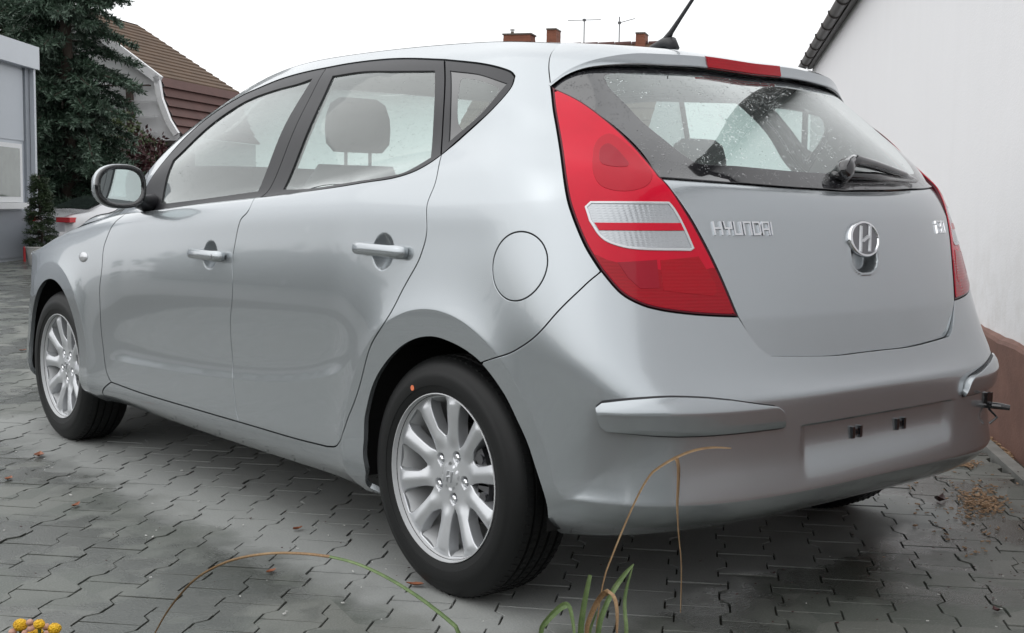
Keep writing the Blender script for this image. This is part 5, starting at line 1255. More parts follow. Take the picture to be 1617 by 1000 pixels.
# ------------------------------------------------------------------ grey office building on the left
P1, P0 = at(46, 240, 20.1), at(0, 240, 18.95); dL = Vector((P0.x-P1.x, P0.y-P1.y, 0)).normalized(); nL = Vector((dL.y, -dL.x, 0))
if nL.dot(CAM-P1) < 0: nL = -nL
OB = Vector((P1.x, P1.y, 0))
off = thing('grey_office', 'flat roofed grey clad office building at the left edge with white framed window', 'building', tuple(OB))
def lbox(name, a0, a1, o0, o1, z0, z1, mat, parent=off):
    pts = [dL*a+nL*o+Vector((0, 0, z)) for z in (z0, z1) for a, o in ((a0, o0), (a1, o0), (a1, o1), (a0, o1))]
    return mesh(name, pts, [(0, 3, 2, 1), (4, 5, 6, 7), (0, 1, 5, 4), (1, 2, 6, 5), (2, 3, 7, 6), (3, 0, 4, 7)], mat, parent)
zt = 3.42; lbox('wall', .0, 9.0, -4.0, 0, -.05, zt-.36, 'grey_cladding')
lbox('fascia', -.10, 9.1, -4.1, .16, zt-.36, zt, 'grey_trim')
lbox('corner_post', -.05, .22, -.05, .045, -.05, zt-.362, 'grey_post'); lbox('gutter_pipe', -.02, .06, .05, .12, -.05, zt-.362, 'grey_trim')
z0, z1 = .92, 1.84
for a0 in (.42, 2.0, 3.6, 5.2):
    fr = lbox('window', a0, a0+1.25, .002, .05, z0, z1, 'window_white'); lbox('pane', a0+.10, a0+1.15, .03, .054, z0+.09, z1-.07, 'pane_dark', fr); lbox('sill', a0-.06, a0+1.31, .003, .12, z0-.10, z0-.005, 'window_white', fr)
for a0 in np.arange(.22, 9, 1.55): lbox('wall_panel', a0+.03, a0+1.50, .001, .016, z1+.06, zt-.40, 'grey_cladding')
for a0 in np.arange(.22, 9, 1.55): lbox('base_panel', a0+.01, a0+1.54, .001, .018, .05, z0-.13, 'grey_post')

# ------------------------------------------------------------------ white gabled house with brown roof
E0 = at(250, 121, 28); vv_ = at(378, 150, 32.1)-E0; K0 = at(158, 20, 29.6)
hb = Vector((E0.x, E0.y, 0)); hs = thing('gabled_house', 'white gabled house with brown tiled roof and red shingled side behind the dark cedar', 'house', tuple(hb))
ve = Vector((vv_.x, vv_.y, 0)); ven = ve.normalized(); gd = Vector((K0.x-E0.x, K0.y-E0.y, 0)); gd = gd-ven*gd.dot(ven)   # gable direction, square to the ridge
zE, zK = E0.z, E0.z+1.62; hw_ = gd.length*1.05; gdn = gd.normalized()
def hp(a, r_, z): p = gdn*a+ven*r_; return Vector((p.x, p.y, z))
Lr = ve.length
prof = [(-.52, 0.0), (-.50, 2.45), (-.30, 2.75), (-.10, 3.25), (-.02, 3.75), (0.0, zE)]
right_side = [(a, z) for a, z in prof]
gable = right_side+[(hw_, zK)]+[(2*hw_-a, z) for a, z in right_side[::-1]]
g = Geo(); n = len(gable); v = [hp(a, .02, z) for a, z in gable]+[hp(a, .25, z) for a, z in gable]; g.add(v, [tuple(range(n)), tuple(range(n, 2*n))[::-1]]); g.build('gable_wall', 'white_boards', hs)
# upper roof: courses of tiles, hipped at the far end
nc = 15
for c_ in range(nc):
    k0, k1 = c_/nc, (c_+1)/nc; dz = .035
    def rp(k, far): return hp(hw_*k, (Lr*(1-.22*k) if far else -.12), zE+(zK-zE)*k)
    q = [rp(k0, 0)+Vector((0, 0, dz)), rp(k0, 1)+Vector((0, 0, dz)), rp(k1, 1)+Vector((0, 0, .005)), rp(k1, 0)+Vector((0, 0, .005)), rp(k0, 0)-Vector((0, 0, .05)), rp(k0, 1)-Vector((0, 0, .05))]
    mesh('tile_course', q, [(0, 1, 2, 3), (4, 5, 1, 0)], 'brown_tile', hs)
g = Geo(); g.add([hp(hw_, -.12, zK+.03), hp(hw_, Lr*.78, zK+.03), hp(2*hw_, Lr, zE), hp(2*hw_, -.12, zE)], [(0, 1, 2, 3)]); g.add([hp(hw_, Lr*.78, zK+.02), hp(0, Lr, zE), hp(2*hw_, Lr, zE)], [(0, 1, 2)]); g.build('roof_back', 'brown_tile', hs)
# steep shingled lower slope in bands
ks = np.linspace(0, 1, 7); pz = np.array([z for a, z in prof[1:]][::-1]); pa = np.array([a for a, z in prof[1:]][::-1])
for c_ in range(6):
    zt0, zb0 = pz[0]+(pz[-1]-pz[0])*ks[c_], pz[0]+(pz[-1]-pz[0])*ks[c_+1]
    at_, ab_ = np.interp(-zt0, -pz, pa), np.interp(-zb0, -pz, pa)
    q = [hp(at_-.02, .02, zt0), hp(at_-.02, Lr, zt0), hp(ab_-.09, Lr, zb0), hp(ab_-.09, .02, zb0), hp(ab_, Lr, zb0-.02), hp(ab_, .02, zb0-.02)]
    mesh('shingle_band', q, [(0, 3, 2, 1), (3, 5, 4, 2)], 'red_shingle', hs)
g = Geo(); g.add([hp(-.45, 0.03, 2.42), hp(-.45, Lr, 2.42), hp(-.45, Lr, 0), hp(-.45, .03, 0)], [(0, 1, 2, 3)]); g.build('side_wall', 'white_boards', hs)
# white barge boards and curved trim
def board(pts, w_, mat, name):
    g = Geo(); P = [hp(a, -.06, z) for a, z in pts]
    for p0, p1 in zip(P[:-1], P[1:]):
        t_ = (p1-p0).normalized(); s_ = t_.cross(ven).normalized()*(w_/2); e = ven*.10
        g.add([p0-s_, p1-s_, p1+s_, p0+s_, p0-s_-e, p1-s_-e, p1+s_-e, p0+s_-e], [(0, 1, 2, 3), (4, 7, 6, 5), (0, 4, 5, 1), (1, 5, 6, 2), (2, 6, 7, 3), (3, 7, 4, 0)])
    g.build(name, mat, hs)
board([(-.10, zE-.10), (hw_, zK-.03)], .20, 'white_trim', 'barge_board'); board(prof[1:], .13, 'white_trim', 'corner_trim'); board([(hw_, zK-.03), (2*hw_+.1, zE-.1)], .2, 'white_trim', 'barge_board')
board([(.15, 3.55), (2*hw_-.15, 3.55)], .03, 'old_timber', 'board_joint')
for k in range(1, 5): board([(.0, 3.55-k*.35), (2*hw_-.0, 3.55-k*.35)], .012, 'white_trim', 'board_joint')
board([(.62, 1.6), (.66, 3.52)], .14, 'old_timber', 'brown_post')
# low sheds in front of it
shd = thing('brown_shed', 'low brown shed with flat roof half hidden by bushes', 'shed', tuple(Vector((at(205, 300, 27.5).x, at(205, 300, 27.5).y, 0))))
c = shd.location
def bx(name, cc, d, mat, parent, rz=-.75): g = Geo(); g.box(cc, d, Matrix.Rotation(rz, 3, 'Z')); return g.build(name, mat, parent)
bx('wall', (0.2, 0, 1.05), (2.2, 1.2, 2.1), 'old_timber', shd); bx('roof', (0.2, 0, 2.2), (2.5, 1.5, .12), 'gutter_metal', shd); bx('fascia', (.2, -.0, 2.08), (2.42, 1.42, .07), 'white_trim', shd)

# ------------------------------------------------------------------ terrace house whose ridge shows over the car roof
ra, rb_ = at(792, 69, 27.0), at(1065, 72, 26.0); zr = ra.z
tdir = Vector((rb_.x-ra.x, rb_.y-ra.y, 0)); TL = tdir.length; tdir.normalize(); tn = Vector((tdir.y, -tdir.x, 0))
if tn.dot(CAM-ra) < 0: tn = -tn
th_ = thing('tiled_house', 'house behind the car showing only its red tiled ridge and chimneys', 'house', (ra.x, ra.y, 0))
zr = (ra.z+rb_.z)/2
def tp(a, o, z): p = tdir*a+tn*o; return Vector((p.x, p.y, z))
for sgn in (1, -1):
    g = Geo()
    for c_ in range(10):
        o0, o1 = sgn*(4.0-.4*c_), sgn*(4.0-.4*(c_+1)); h0, h1 = zr-2.6*(1-c_/10), zr-2.6*(1-(c_+1)/10)
        g.add([tp(0, o0, h0+.03), tp(TL, o0, h0+.03), tp(TL, o1, h1), tp(0, o1, h1), tp(0, o0, h0-.02), tp(TL, o0, h0-.02)], [(0, 1, 2, 3), (4, 5, 1, 0)])
    g.build('roof', 'brown_tile', th_)
for k in range(int(TL/.36)):
    g = Geo(); a0 = k*.36; g.tube([tp(a0, 0, zr-.015), tp(a0+.34, 0, zr-.005)], .055, 8); g.build('ridge_tile', 'red_shingle', th_)
g = Geo(); v = [tp(.1, 3.8, 0), tp(TL-.1, 3.8, 0), tp(TL-.1, -3.8, 0), tp(.1, -3.8, 0), tp(.1, 3.8, zr-2.6), tp(TL-.1, 3.8, zr-2.6), tp(TL-.1, -3.8, zr-2.6), tp(.1, -3.8, zr-2.6)]
g.add(v, [(0, 1, 5, 4), (1, 2, 6, 5), (2, 3, 7, 6), (3, 0, 4, 7)]); g.add([v[4], v[7], tp(.1, 0, zr-.02)], [(0, 1, 2)]); g.add([v[5], v[6], tp(TL-.1, 0, zr-.02)], [(0, 1, 2)]); g.build('wall', 'white_boards', th_)
def on_ridge(px):      # station along the ridge for a photo column
    lo, hi = 0., TL
    for _ in range(40):
        m = (lo+hi)/2; p = tp(m, 0, zr)+th_.location; rel = p-CAM
        if 808.5+FPX*rel.dot(R)/rel.dot(F) < px: lo = m
        else: hi = m
    p = tp(m, 0, zr)+th_.location; return m, (p-CAM).dot(F)/FPX
for x0, x1, hpx in ((800, 840, 15.5), (867, 881, 22), (1007, 1020, 13)):
    a, k = on_ridge((x0+x1)/2); w_ = (x1-x0)*k/.90; hh = hpx*k
    g = Geo(); Rz = Matrix.Rotation(math.atan2(tdir.y, tdir.x), 3, 'Z')
    nb = max(3, int(round((hh+.3)/.07)))
    for j in range(nb):
        g.box(tp(a, 0, zr-.3+(j+.5)*(hh+.3)/nb), (w_*(1 if j % 2 else .985), .42, (hh+.3)/nb*.97), Rz)
    ch = g.build('chimney', 'chimney_brick', th_); g = Geo(); g.box(tp(a, 0, zr+hh+.015), (w_*1.06, .46, .03), Rz); g.build('chimney_cap', 'chimney_cap', ch)
    if x0 == 800:
        g = Geo(); g.tube([tp(a-.16, 0, zr+hh+.03), tp(a-.16, 0, zr+hh+.10)], .035, 8); g.tube([tp(a-.16, 0, zr+hh+.12), tp(a-.16, 0, zr+hh+.14)], .05, 8); g.build('chimney_pot', 'chimney_cap', ch)
for px, top, arms, lab in ((922, 30, ((-24, 0, 0), (24, 0, 0)), 'thin roof aerial with one long level crossbar on the distant ridge'), (977.5, 28, ((22, -6, .0),), 'thin roof aerial with a short slanting arm on the distant ridge')):
    a, k = on_ridge(px); base = tp(a, 0, zr)+th_.location
    t_ = thing('roof_aerial', lab, 'aerial', tuple(base), 0, 'aerials on the distant ridge')
    g = Geo(); g.tube([(0, 0, -.1), (0, 0, (70-top)*k)], .012, 6)
    g.build('mast', 'mast_metal', t_); g = Geo()
    for ax, ay, _ in arms: g.tube([(0, 0, (70-top-2)*k-(.0 if ay == 0 else .10)), tdir*(ax*k/.9)+Vector((0, 0, (70-top-2-ay)*k-(.0 if ay == 0 else .10)))], .008, 5)
    g.box((0, 0, (70-top-2)*k-(.0 if len(arms) > 1 else .10)), (.05, .05, .05)); g.build('crossbar', 'mast_metal', t_)

# ------------------------------------------------------------------ trees and shrubs
def frond(v, f, p, d, ln, wd, up):
    s_ = d.cross(up)
    if s_.length < 1e-4: s_ = Vector((1, 0, 0))
    s_ = s_.normalized()*wd; q = p+d*ln; m = p+d*(ln*.45)-up*(ln*.03)
    o = len(v); v += [tuple(p), tuple(m-s_), tuple(q), tuple(m+s_)]; f.append((o, o+1, o+2, o+3))
def cedar(name, base, H_, Rm, label, mat='cedar_needle', nb=150, cat='tree', z0=.3, dens=1.0, group=None, sc_=1.0):
    t = thing(name, label, cat, tuple(base), 0, group)
    g = Geo(); g.tube([(0, 0, 0), (.03, 0, H_*.3), (-.02, .02, H_*.7), (0, 0, H_*.97)], [.05*H_/3.2, .04*H_/3.2, .02*H_/3.2, .006], 10)
    tr = g.build('trunk', 'bark', t, smooth=True); v, f = [], []; lg = Geo()
    for k in range(nb):
        s_ = (k+rng.random())/nb; z = z0+(H_-z0)*s_**.9; az = rng.random()*2*math.pi
        prof_ = (1-s_)**.75*(.55+.45*math.sin(min(1, s_*6)*math.pi/2))
        L = Rm*prof_*rng.uniform(.62, 1.18)+.12*sc_
        d = Vector((math.cos(az), math.sin(az), rng.uniform(-.05, .30))).normalized(); p = Vector((0, 0, z)); pts = [p.copy()]
        n_ = max(4, int(L/(.11*sc_)))
        for i in range(n_):
            d = (d+Vector((rng.normal(0, .10), rng.normal(0, .10), -.055+.03*(i > n_*.6)))).normalized(); p = p+d*(L/n_); pts.append(p.copy())
            if i < n_*.05: continue
            ramp_ = 1-.45*i/n_
            for _ in range(int(7*dens)):
                side = Vector((-d.y, d.x, 0)).normalized()*rng.choice((-1, 1)); dd = (d*rng.uniform(.3, .9)+side*rng.uniform(.3, 1.0)+Vector((0, 0, rng.uniform(-.45, .28)))).normalized()
                q = pts[-2].lerp(pts[-1], rng.random()); ln = rng.uniform(.16, .34)*ramp_*sc_
                # a twig with short needle blades along it
                frond(v, f, q, dd, ln, .010*sc_, Vector((0, 0, 1)))
                for m_ in range(4):
                    pp = q+dd*(ln*(.25+.22*m_)); nd = (dd*.8+Vector(rng.normal(0, .55, 3))).normalized(); frond(v, f, pp, nd, rng.uniform(.06, .14)*sc_, .016*sc_, Vector((rng.normal(), rng.normal(), 1)).normalized())
        lg.tube(pts[::2]+[pts[-1]], [max(.004, .018*(1-i/len(pts)))*sc_ for i in range(len(pts[::2])+1)], 4, cap=False)
    cr = mesh('crown', v, f, mat, t); lg.build('limb', 'bark', cr)
    return t
def leafy(name, base, rx, rz, n, ls, label, mat, cat='bush', z0=.0, trunk=.0, group=None, seedc=9):
    t = thing(name, label, cat, tuple(base), 0, group); v, f = [], []; g = Geo()
    cl = [(Vector((rng.normal(0, .45)*rx, rng.normal(0, .45)*rx, z0+rz*(.5+.5*rng.uniform(-.8, .8)))), rng.uniform(.35, .6)*rx) for _ in range(seedc)]
    for c_, r_ in cl:
        g.tube([(0, 0, 0 if trunk == 0 else trunk*.8), (c_.x*.4, c_.y*.4, max(.02, c_.z*.6)), tuple(c_)], [.03*rx+.01, .02*rx+.005, .004], 5, cap=False)
    if trunk: g.tube([(0, 0, 0), (.02, 0, trunk*.5), (0, 0, trunk)], [.16, .13, .09], 9)
    for k in range(n):
        c_, r_ = cl[k % len(cl)]; d = Vector(rng.normal(0, 1, 3)).normalized(); p = c_+d*(r_*rng.uniform(.55, 1.1)**.7); p.z = max(.03, p.z)
        frond(v, f, p, (d+Vector(rng.normal(0, .8, 3))).normalized(), ls*rng.uniform(.7, 1.4), ls*.32, Vector(rng.normal(0, 1, 3)).normalized())
    mesh('crown', v, f, mat, t); g.build('trunk' if trunk else 'stem', 'bark', t, smooth=True); return t
def gp_(px, depth): p = at(px, 300, depth); return Vector((p.x, p.y, 0))
cedar('cedar_tree', gp_(108, 23.5), 9.5, 1.50, 'tall dark blue green cedar rising behind the grey office building', nb=330, dens=1.9, z0=.5)
cedar('cedar_tree', gp_(50, 26.5), 8.6, 2.0, 'dark cedar at the far left edge partly hidden by the office roof', nb=210, dens=1.3, z0=.6)
leafy('broadleaf_tree', gp_(8, 28.5), 2.0, 3.6, 5200, .16, 'loose leafed tree at the top left corner above the flat roof', 'broad_leaf', 'tree', 3.6, 4.2, None, 16)
leafy('green_bush', gp_(205, 26.0), .55, .9, 1500, .10, 'yellow green bush in front of the white gable', 'bush_leaf', 'bush', 1.75, 0, None, 8)
leafy('red_bush', gp_(225, 25.0), .8, 1.2, 1500, .10, 'dark red leaved shrub just left of the silver car windscreen', 'red_leaf', 'bush', .9, 0, None, 9)
leafy('dark_shrub', gp_(150, 26.5), 1.5, 1.9, 4200, .12, 'dense dark shrub at the foot of the tall cedar', 'cypress_leaf', 'bush', .1, 0, None, 14)
# potted conifer by the office corner
pb = gp_(63, 18.4); pot = thing('planter', 'low white planter with a red end beside the office corner', 'planter', tuple(pb))
v, f = [], []
g = Geo(); g.lathe([(0, .0), (0, .17), (.25, .215), (.255, .225), (.275, .225), (.275, .195), (.22, .19), (.22, 0)], 24); g.v = [(y, z, x) for x, y, z in g.v]; g.f = [q for q in g.f]; g.build('pot', 'white_pot', pot, auto=40)
cedar('potted_conifer', pb+Vector((0, 0, .2)), 1.12, .20, 'small dark conifer growing in the white planter', 'cypress_leaf', 90, 'conifer', .02, 1.2, None, .42)
q = gp_(36.5, 19.2); mk_ = thing('red_marker_post', 'thin red post between the office and the white planter', 'post', tuple(q)); g = Geo(); g.tube([(0, 0, 0), (0, 0, .22)], .02, 8); g.build('post', 'red_paint', mk_); g = Geo(); g.tube([(0, 0, .22), (0, 0, .24)], [.02, .008], 8); g.build('cap', 'red_paint', mk_)

# ------------------------------------------------------------------ white coupe parked behind the bonnet
wc = thing('white_car', 'white parked car seen past the silver bonnet, red tail light showing', 'car', tuple(at(76, 385, 19.7).xy)+(0,), math.radians(3))
def body_section(x):     # half width, roof/hood height, belt height at a station behind the tail (x forward)
    t_ = [0, .12, .45, .95, 1.5, 2.2, 2.8, 3.3, 4.1, 4.35]
    return np.interp(x, t_, [.62, .74, .80, .84, .85, .86, .86, .85, .80, .62]), np.interp(x, [0, .10, .34, .62, .86, 1.2, 1.5, 2.2, 2.8, 3.3, 4.1, 4.35], [.78, .84, .90, 1.05, 1.14, 1.18, 1.19, 1.19, 1.08, .88, .78, .62]), np.interp(x, t_, [.78, .84, .87, .86, .855, .85, .84, .82, .74, .58])
v, f = [], []; st = np.linspace(0, 4.35, 44); m_ = 0
for x in st:
    hw2, zt2, zb2 = body_section(x); top = .60*hw2/.85
    r_ = [(hw2*.93, .22), (hw2, .42), (hw2, .60), (hw2*.985, .74), (hw2*.95, zb2-.01)]
    k2 = max(0, (zt2-zb2)/.33); hr = hw2*.93*(1-k2)+top*k2
    r_ += [(hw2*.93*(1-k2)+k2*(hw2*.86), zb2+(zt2-zb2)*.35), (hr+.03, zb2+(zt2-zb2)*.86), (hr-.08, zt2), (0, zt2+.015)]
    ring_ = [(x, -.93-y+.93*0+.0, z) for y, z in r_]+[(x, -.93+y, z) for y, z in r_[::-1][1:]]
    ring_ = [(p[0], p[1]+.93, p[2]) for p in ring_]; m_ = len(ring_); v += ring_
f = [(i*m_+j, i*m_+j+1, (i+1)*m_+j+1, (i+1)*m_+j) for i in range(len(st)-1) for j in range(m_-1)]+[tuple(range(m_)), tuple((len(st)-1)*m_+j for j in range(m_))[::-1]]
wc.scale = (1.05, 1.02, .90)
mesh('body', v, f, 'white_car_paint', wc, auto=40)
def on_body(x, k, side, off=.006):
    hw2, zt2, zb2 = body_section(x); k2 = max(0, (zt2-zb2)/.33); top = .60*hw2/.85; hr = hw2*.93*(1-k2)+top*k2
    ys = np.interp(k, [0, .35, .86], [hw2*.95, hw2*.93*(1-k2)+k2*(hw2*.86), hr+.03]); return (x, side*(ys+off), zb2+(zt2-zb2)*k)
for sd_ in (-1, 1):
    for xa, xb_ in ((1.02, 1.62), (1.70, 2.62)):
        g = Geo(); n_ = 8; P = [on_body(x, .06, sd_) for x in np.linspace(xa, xb_, n_)]+[on_body(min(max(x, 1.25 if xa < 1.5 else xa), 2.5), .84, sd_) for x in np.linspace(xa, xb_, n_)]
        g.add(P, [(i, i+1, n_+i+1, n_+i) for i in range(n_-1)]); g.build('window', 'car_glass', wc)
# rear screen
g = Geo(); P = []
for x, w_ in ((.36, .66), (.50, .64), (.66, .61), (.84, .56)):
    hw2, zt2, zb2 = body_section(x)
    P += [(x-.012, y, zt2+.024) for y in np.linspace(-w_, w_, 6)]
g.add(P, [(i*6+j, i*6+j+1, (i+1)*6+j+1, (i+1)*6+j) for i in range(3) for j in range(5)]); g.build('rear_window', 'car_glass', wc)
for sd_ in (-1, 1):
    g = Geo(); g.box((.045, sd_*.60, .735), (.16, .28, .085), Matrix.Rotation(sd_*-.35, 3, 'Z')); g.build('tail_light', 'car_red', wc)
g = Geo(); g.box((-.02, 0, .46), (.16, 1.3, .14)); g.build('rear_bumper', 'white_car_paint', wc)
for x in (.85, 3.45):
    for sd_ in (-1, 1):
        g = Geo(); g.lathe([(0, .0), (0, .2), (.01, .29), (.04, .315), (.19, .315), (.2, .2), (.2, 0)], 28); g.v = [(x+y, sd_*(.86-a), z+.315) for a, y, z in g.v]; wl = g.build('wheel', 'tyre_rubber', wc, auto=40)
        g = Geo(); g.lathe([(-.004, .0), (-.006, .06), (.0, .19), (.01, .2)], 24); g.v = [(x+y, sd_*(.86-a), z+.315) for a, y, z in g.v]; g.build('rim', 'alloy', wl, auto=40)

# unseen L-shaped hedge, added to darken the reflections in the car's flank
v, f = [], []
for (x0, y0), (x1, y1), hh, n_ in (((-13.5, -9), (-11.5, 24), 1.5, 5500), ((-13.5, -11), (2.0, -16), 1.9, 4000)):
    for k in range(n_):
        s_ = rng.random(); z = hh*(1-rng.random()**1.6) if k % 3 else hh+rng.normal(0, .12); p = Vector((x0+(x1-x0)*s_+rng.normal(0, .35), y0+(y1-y0)*s_+rng.normal(0, .35), max(.1, z)))
        frond(v, f, p, Vector(rng.normal(0, 1, 3)).normalized(), rng.uniform(.25, .5), .13, Vector(rng.normal(0, 1, 3)).normalized())
    d_ = Vector((x1-x0, y1-y0, 0)).normalized(); q_ = Vector((-d_.y, d_.x, 0))*.25; a_, b__ = Vector((x0, y0, 0)), Vector((x1, y1, 0)); o = len(v)
    v += [tuple(p+Vector((0, 0, z))) for z in (0, hh*.96) for p in (a_-q_, b__-q_, b__+q_, a_+q_)]; f += [tuple(o+i for i in t_) for t_ in ((0, 1, 5, 4), (1, 2, 6, 5), (2, 3, 7, 6), (3, 0, 4, 7), (4, 5, 6, 7))]
o = mesh('added_hedge', v, f, 'cypress_leaf'); o['kind'] = 'stuff'
# ------------------------------------------------------------------ foreground plants and litter
struct('flower_bed', [(-2.9, -1.5, .012), (-1.15, -2.15, .012), (-1.05, -1.75, .012), (-2.0, -.75, .012), (-2.6, -.7, .012)], [(0, 1, 2, 3, 4)], 'soil')
def blade(v, f, pts, wid, twist=0.0, fold=-.28):
    """grass leaf: a folded ribbon along pts with widths wid"""
    P = [Vector(p) for p in pts]
    # smooth the spine
    for _ in range(3):
        Q = [P[0]]
        for a, b_ in zip(P[:-1], P[1:]): Q += [a.lerp(b_, .25), a.lerp(b_, .75)]
        P = Q+[P[-1]]
    n = len(P); o = len(v)
    for i, p in enumerate(P):
        t_ = (P[min(i+1, n-1)]-P[max(i-1, 0)]).normalized(); view = (CAM-p).normalized()
        ang = twist*i/n; s_ = t_.cross(Vector((math.sin(ang), -math.cos(ang), .35)).normalized()).normalized(); nn = s_.cross(t_)
        w_ = np.interp(i/(n-1), np.linspace(0, 1, len(wid)), wid); v += [tuple(p-s_*w_), tuple(p+nn*(w_*fold)), tuple(p+s_*w_), tuple(p+nn*(w_*fold-.0006))]
    for i in range(n-1):
        a, b_ = o+i*4, o+(i+1)*4
        f += [(a, a+1, b_+1, b_), (a+1, a+2, b_+2, b_+1), (a+2, a+3, b_+3, b_+2), (a+3, a, b_, b_+3)]
def bl_obj(name, pix, wid, mat, parent, twist=.3, depth=1.75, mats=None):
    pts = [at(x, y, d if d else depth)-parent.location for x, y, d in pix]; v, f = [], []; blade(v, f, pts, wid, twist)
    return mesh(name, v, f, mat, parent, smooth=True)
gb = at(925, 1400, 1.75); gb = Vector((gb.x, gb.y, 0)); gr_ = thing('grass_tuft', 'tuft of green and withered grass leaves in front of the rear bumper', 'grass', tuple(gb))
def root(dx, dy=0): q = gb+Vector((dx, dy, .01)); return q
def bl_root(name, dx, pix, wid, mat, twist=.3, depth=1.75):
    pts = [root(dx)-gr_.location]+[at(x, y, d if d else depth)-gr_.location for x, y, d in pix]; v, f = [], []; blade(v, f, pts, wid, twist); return mesh(name, v, f, mat, gr_, auto=14)
bl_root('leaf', .00, [(915, 1010, 1.75), (921, 960, 1.76), (932, 908, 1.77)], [.005, .0068, .0062, .0045], 'green_blade')
bl_root('leaf', .02, [(938, 1010, 1.74), (960, 945, 1.76), (985, 908, 1.79), (1001, 891, 1.81)], [.005, .0055, .0045, .0006], 'green_blade')
bl_root('leaf', .03, [(992, 1010, 1.78), (985, 955, 1.80), (990, 925, 1.81), (999, 896, 1.82)], [.004, .0046, .0038, .0006], 'green_blade')
bl_root('leaf', -.04, [(845, 1005, 1.70), (870, 972, 1.71), (897, 950, 1.73), (904, 975, 1.72), (908, 1010, 1.70)], [.004, .0045, .0050, .0045, .003], 'green_blade')
bl_root('leaf', .01, [(928, 1010, 1.72), (933, 990, 1.72), (943, 965, 1.72)], [.004, .005, .003, .001], 'green_blade')
bl_root('dry_leaf', .02, [(922, 1005, 1.70), (935, 965, 1.70), (952, 936, 1.70), (968, 936, 1.69), (975, 960, 1.68), (974, 1005, 1.67)], [.003, .0045, .0055, .0055, .0042, .002], 'dry_blade')
st_ = bl_root('dry_stalk', .01, [(935, 960, 1.76), (985, 830, 1.80), (1022, 752, 1.83), (1045, 735, 1.84), (1068, 722, 1.85), (1095, 711, 1.87), (1125, 706, 1.89), (1155, 708, 1.91)], [.0012, .0015, .0018, .0020, .0020, .0016, .0006], 'dry_blade')
bl_obj('hanging_leaf', [(1064, 722, 1.85), (1072, 729, 1.85), (1071, 770, 1.85), (1069, 800, 1.85), (1072, 850, 1.855), (1077, 890, 1.86), (1075, 968, 1.86)], [.001, .0046, .0042, .0036, .0020, .0022, .0006], 'dry_blade', gr_, .5)
ab = at(800, 1350, 1.68); ab = Vector((ab.x, ab.y, 0)); al = thing('arching_grass_leaf', 'single long arching grass leaf turning from green to brown over the paving', 'grass', tuple(ab))
arc1 = [(735, 1003), (700, 972), (655, 938), (605, 908), (560, 888), (520, 879)]; arc2 = [(520, 879), (480, 874), (430, 873), (380, 880), (345, 892), (310, 912), (285, 938), (262, 968), (243, 1003)]
pts = [Vector((0, 0, 0))]+[at(x, y, 1.68+.0003*(735-x))-ab for x, y in arc1]; v, f = [], []; blade(v, f, pts, [.003, .0038, .0034, .003, .0027, .0024, .0022], .2); mesh('green_part', v, f, 'green_blade', al, smooth=True)
pts = [at(x, y, 1.68+.0003*(735-x))-ab for x, y in arc2]; v, f = [], []; blade(v, f, pts, [.0022, .0020, .0019, .0018, .0018, .0016, .0012], .2); mesh('withered_part', v, f, 'dry_blade', al, smooth=True)
# yellow button flowers, lower left corner
fb = at(60, 1350, 1.55); fb = Vector((fb.x, fb.y, 0)); fl = thing('yellow_flower', 'cluster of round yellow button flowers with pinkish buds in the bottom left corner', 'flower', tuple(fb))
def ball(p, r_, name, mat, squash=.8, petals=True):
    g = Geo(); n = 14; rings = []
    for k in range(8):
        a = -math.pi/2+math.pi*k/7; rings.append([(p.x+r_*math.cos(a)*math.cos(t_), p.y+r_*math.cos(a)*math.sin(t_), p.z+r_*squash*math.sin(a)) for t_ in np.linspace(0, 2*math.pi, n, endpoint=False)])
    v = [q for r__ in rings for q in r__]; v = [tuple(np.array(q)+rng.normal(0, r_*.03, 3)) for q in v]
    f = [(k*n+i, k*n+(i+1) % n, (k+1)*n+(i+1) % n, (k+1)*n+i) for k in range(7) for i in range(n)]
    o = mesh(name, v, f, mat, fl, smooth=True); return o
heads = [(32, 987, 11.5), (62, 986, 9.0), (86, 993, 10.5), (56, 1001, 12.5)]
buds = [(47, 983, 6), (50, 993, 7), (73, 990, 6.5), (20, 998, 6.5), (40, 1000, 6), (74, 1001, 6)]
for lst, nm, mt in ((heads, 'flower_head', 'yellow_flower'), (buds, 'bud', 'pink_bud')):
    for x, y, r_ in lst:
        p = at(x, y, 1.55+rng.uniform(-.02, .03))-fb; rr = r_*1.55/FPX; ball(p, rr, nm, mt, .85)
        g = Geo(); g.tube([(p.x, p.y, p.z-rr*.5), (p.x*.6, p.y*.6, p.z*.6), (p.x*.1, p.y*.1, 0)], .0022, 5); g.build('stem', 'bush_leaf', fl)
# fallen leaves on the paving
def on_ground(px, py):
    d = at(px, py, 1)-CAM; return CAM+d*(-CAM.z/d.z)
def fallen(px, py, ln, lab, mat='dead_leaf', rz=None, wr=.42, curl=.25):
    p = on_ground(px, py); rz = rng.uniform(0, 6.28) if rz is None else rz; n = 9; v, f = [], []
    for i in range(n):
        t_ = i/(n-1); w_ = ln*wr*math.sin(math.pi*t_**.8)**.9*.5+.0003; x = ln*(t_-.5); zc = .004+curl*ln*(t_-.5)**2*2
        for s_ in (-1, -.5, 0, .5, 1): v.append((x, s_*w_*(1+.12*rng.normal()*(abs(s_) == 1)), zc+abs(s_)*w_*.5+rng.uniform(0, .001)))
    f = [(i*5+j, (i+1)*5+j, (i+1)*5+j+1, i*5+j+1) for i in range(n-1) for j in range(4)]
    k = len(v); v += [(x, y, z-.0009) for x, y, z in v]; f += [tuple(q+k for q in fc)[::-1] for fc in f]
    o = mesh('fallen_leaf', v, f, mat, smooth=True); o.location = (p.x, p.y, .001); o.rotation_euler = (0, 0, rz); tag(o, lab, 'leaf', 'fallen leaves on the paving'); return o
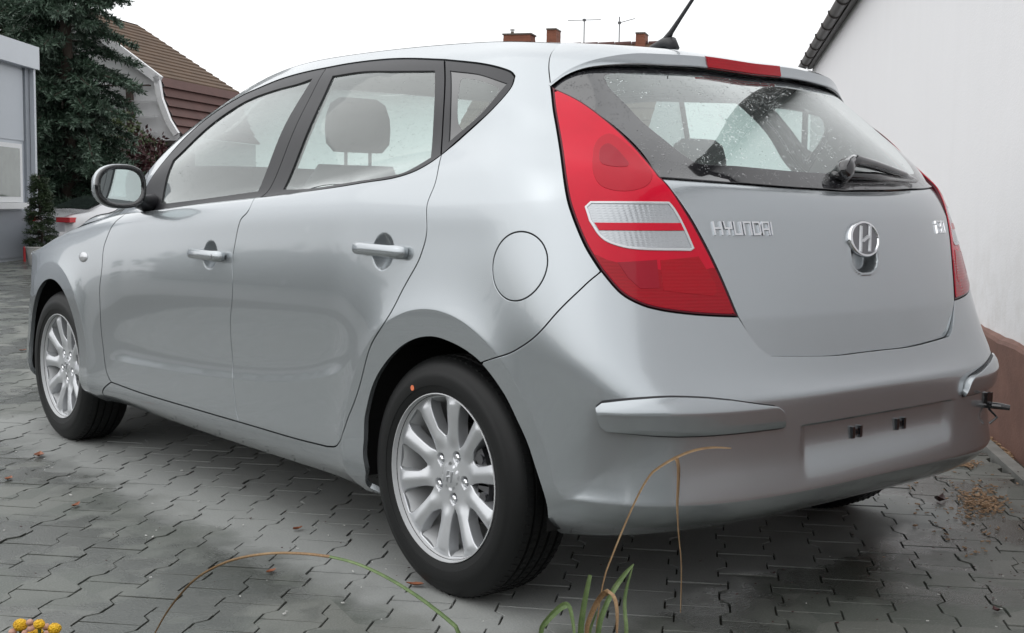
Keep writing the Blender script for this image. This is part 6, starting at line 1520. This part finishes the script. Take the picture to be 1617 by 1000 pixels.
fallen(62, 722, .085, 'reddish brown fallen leaf on the paving just in front of the front wheel', rz=1.1)
fallen(14, 759, .055, 'small orange fallen leaf at the left edge of the paving', rz=.9)
fallen(120, 801, .060, 'narrow orange fallen leaf alone on the paving left of the middle', rz=.8, wr=.28)
fallen(36, 555, .06, 'tiny brown leaf on the paving far left beyond the front wheel', rz=.3)
fallen(428, 906, .040, 'red brown fallen leaf next to the long arching grass leaf', rz=.4)
fallen(470, 838, .042, 'rusty fallen leaf on the pale paving beside the sill of the car', rz=.3)
fallen(655, 927, .050, 'brown leaf touching the foot of the near rear tyre', rz=2.2)
fallen(1484, 794, .060, 'curled dark red leaf on the paving right of the rear bumper', 'dead_leaf_dark', rz=.2, wr=.6, curl=.8)
fallen(1573, 968, .030, 'small dark leaf near the bottom right corner of the paving', 'dead_leaf_dark', rz=1.0, wr=.6, curl=.6)
fallen(1570, 676, .07, 'pale brown leaf in the soil at the foot of the brown plinth', rz=.5)
def litter(name, spots, n, smin, smax, mat, label=None, z=.003):
    v, f = [], []
    for k in range(n):
        (px, py), sx, sy = spots[int(rng.integers(len(spots)))]; p = on_ground(px+rng.normal(0, sx), min(1010, py+rng.normal(0, sy)))
        L = rng.uniform(smin, smax); a = rng.uniform(0, 6.28); d = Vector((math.cos(a), math.sin(a), rng.uniform(-.1, .25))).normalized(); s_ = Vector((-d.y, d.x, 0))*(L*rng.uniform(.15, .4)); up = Vector((0, 0, L*.15+.0008))
        o = len(v); p = Vector((p.x, p.y, z+rng.uniform(0, .003))); q = p+d*L
        v += [tuple(t_) for t_ in (p-s_, q-s_*.7, q+s_*.6, p+s_, p-s_*.8+up, q-s_*.5+up, q+s_*.5+up, p+s_*.8+up)]; f += [tuple(o+i for i in t_) for t_ in ((4, 5, 6, 7), (0, 1, 5, 4), (1, 2, 6, 5), (2, 3, 7, 6), (3, 0, 4, 7))]
    o = mesh(name, v, f, mat); o['kind'] = 'stuff'; return o
litter('wood_chips', [((1545, 790), 17, 9), ((1560, 800), 16, 7), ((1525, 735), 10, 3), ((1545, 815), 55, 35)], 560, .005, .018, 'wood_chip')
litter('leaf_litter', [((1575, 683), 12, 5), ((1600, 712), 10, 5), ((1565, 672), 5, 5), ((1590, 697), 12, 6)], 500, .008, .030, 'wood_chip', z=-.008)
litter('dark_crumbs', [((1530, 800), 50, 50), ((1500, 760), 60, 30), ((1540, 870), 50, 50), ((300, 850), 220, 70), ((1250, 930), 160, 40)], 220, .002, .008, 'dead_leaf_dark')
litter('pale_flakes', [((150, 760), 120, 60), ((500, 900), 160, 60), ((1480, 900), 90, 60), ((1460, 780), 60, 40)], 90, .003, .009, 'pale_flake')
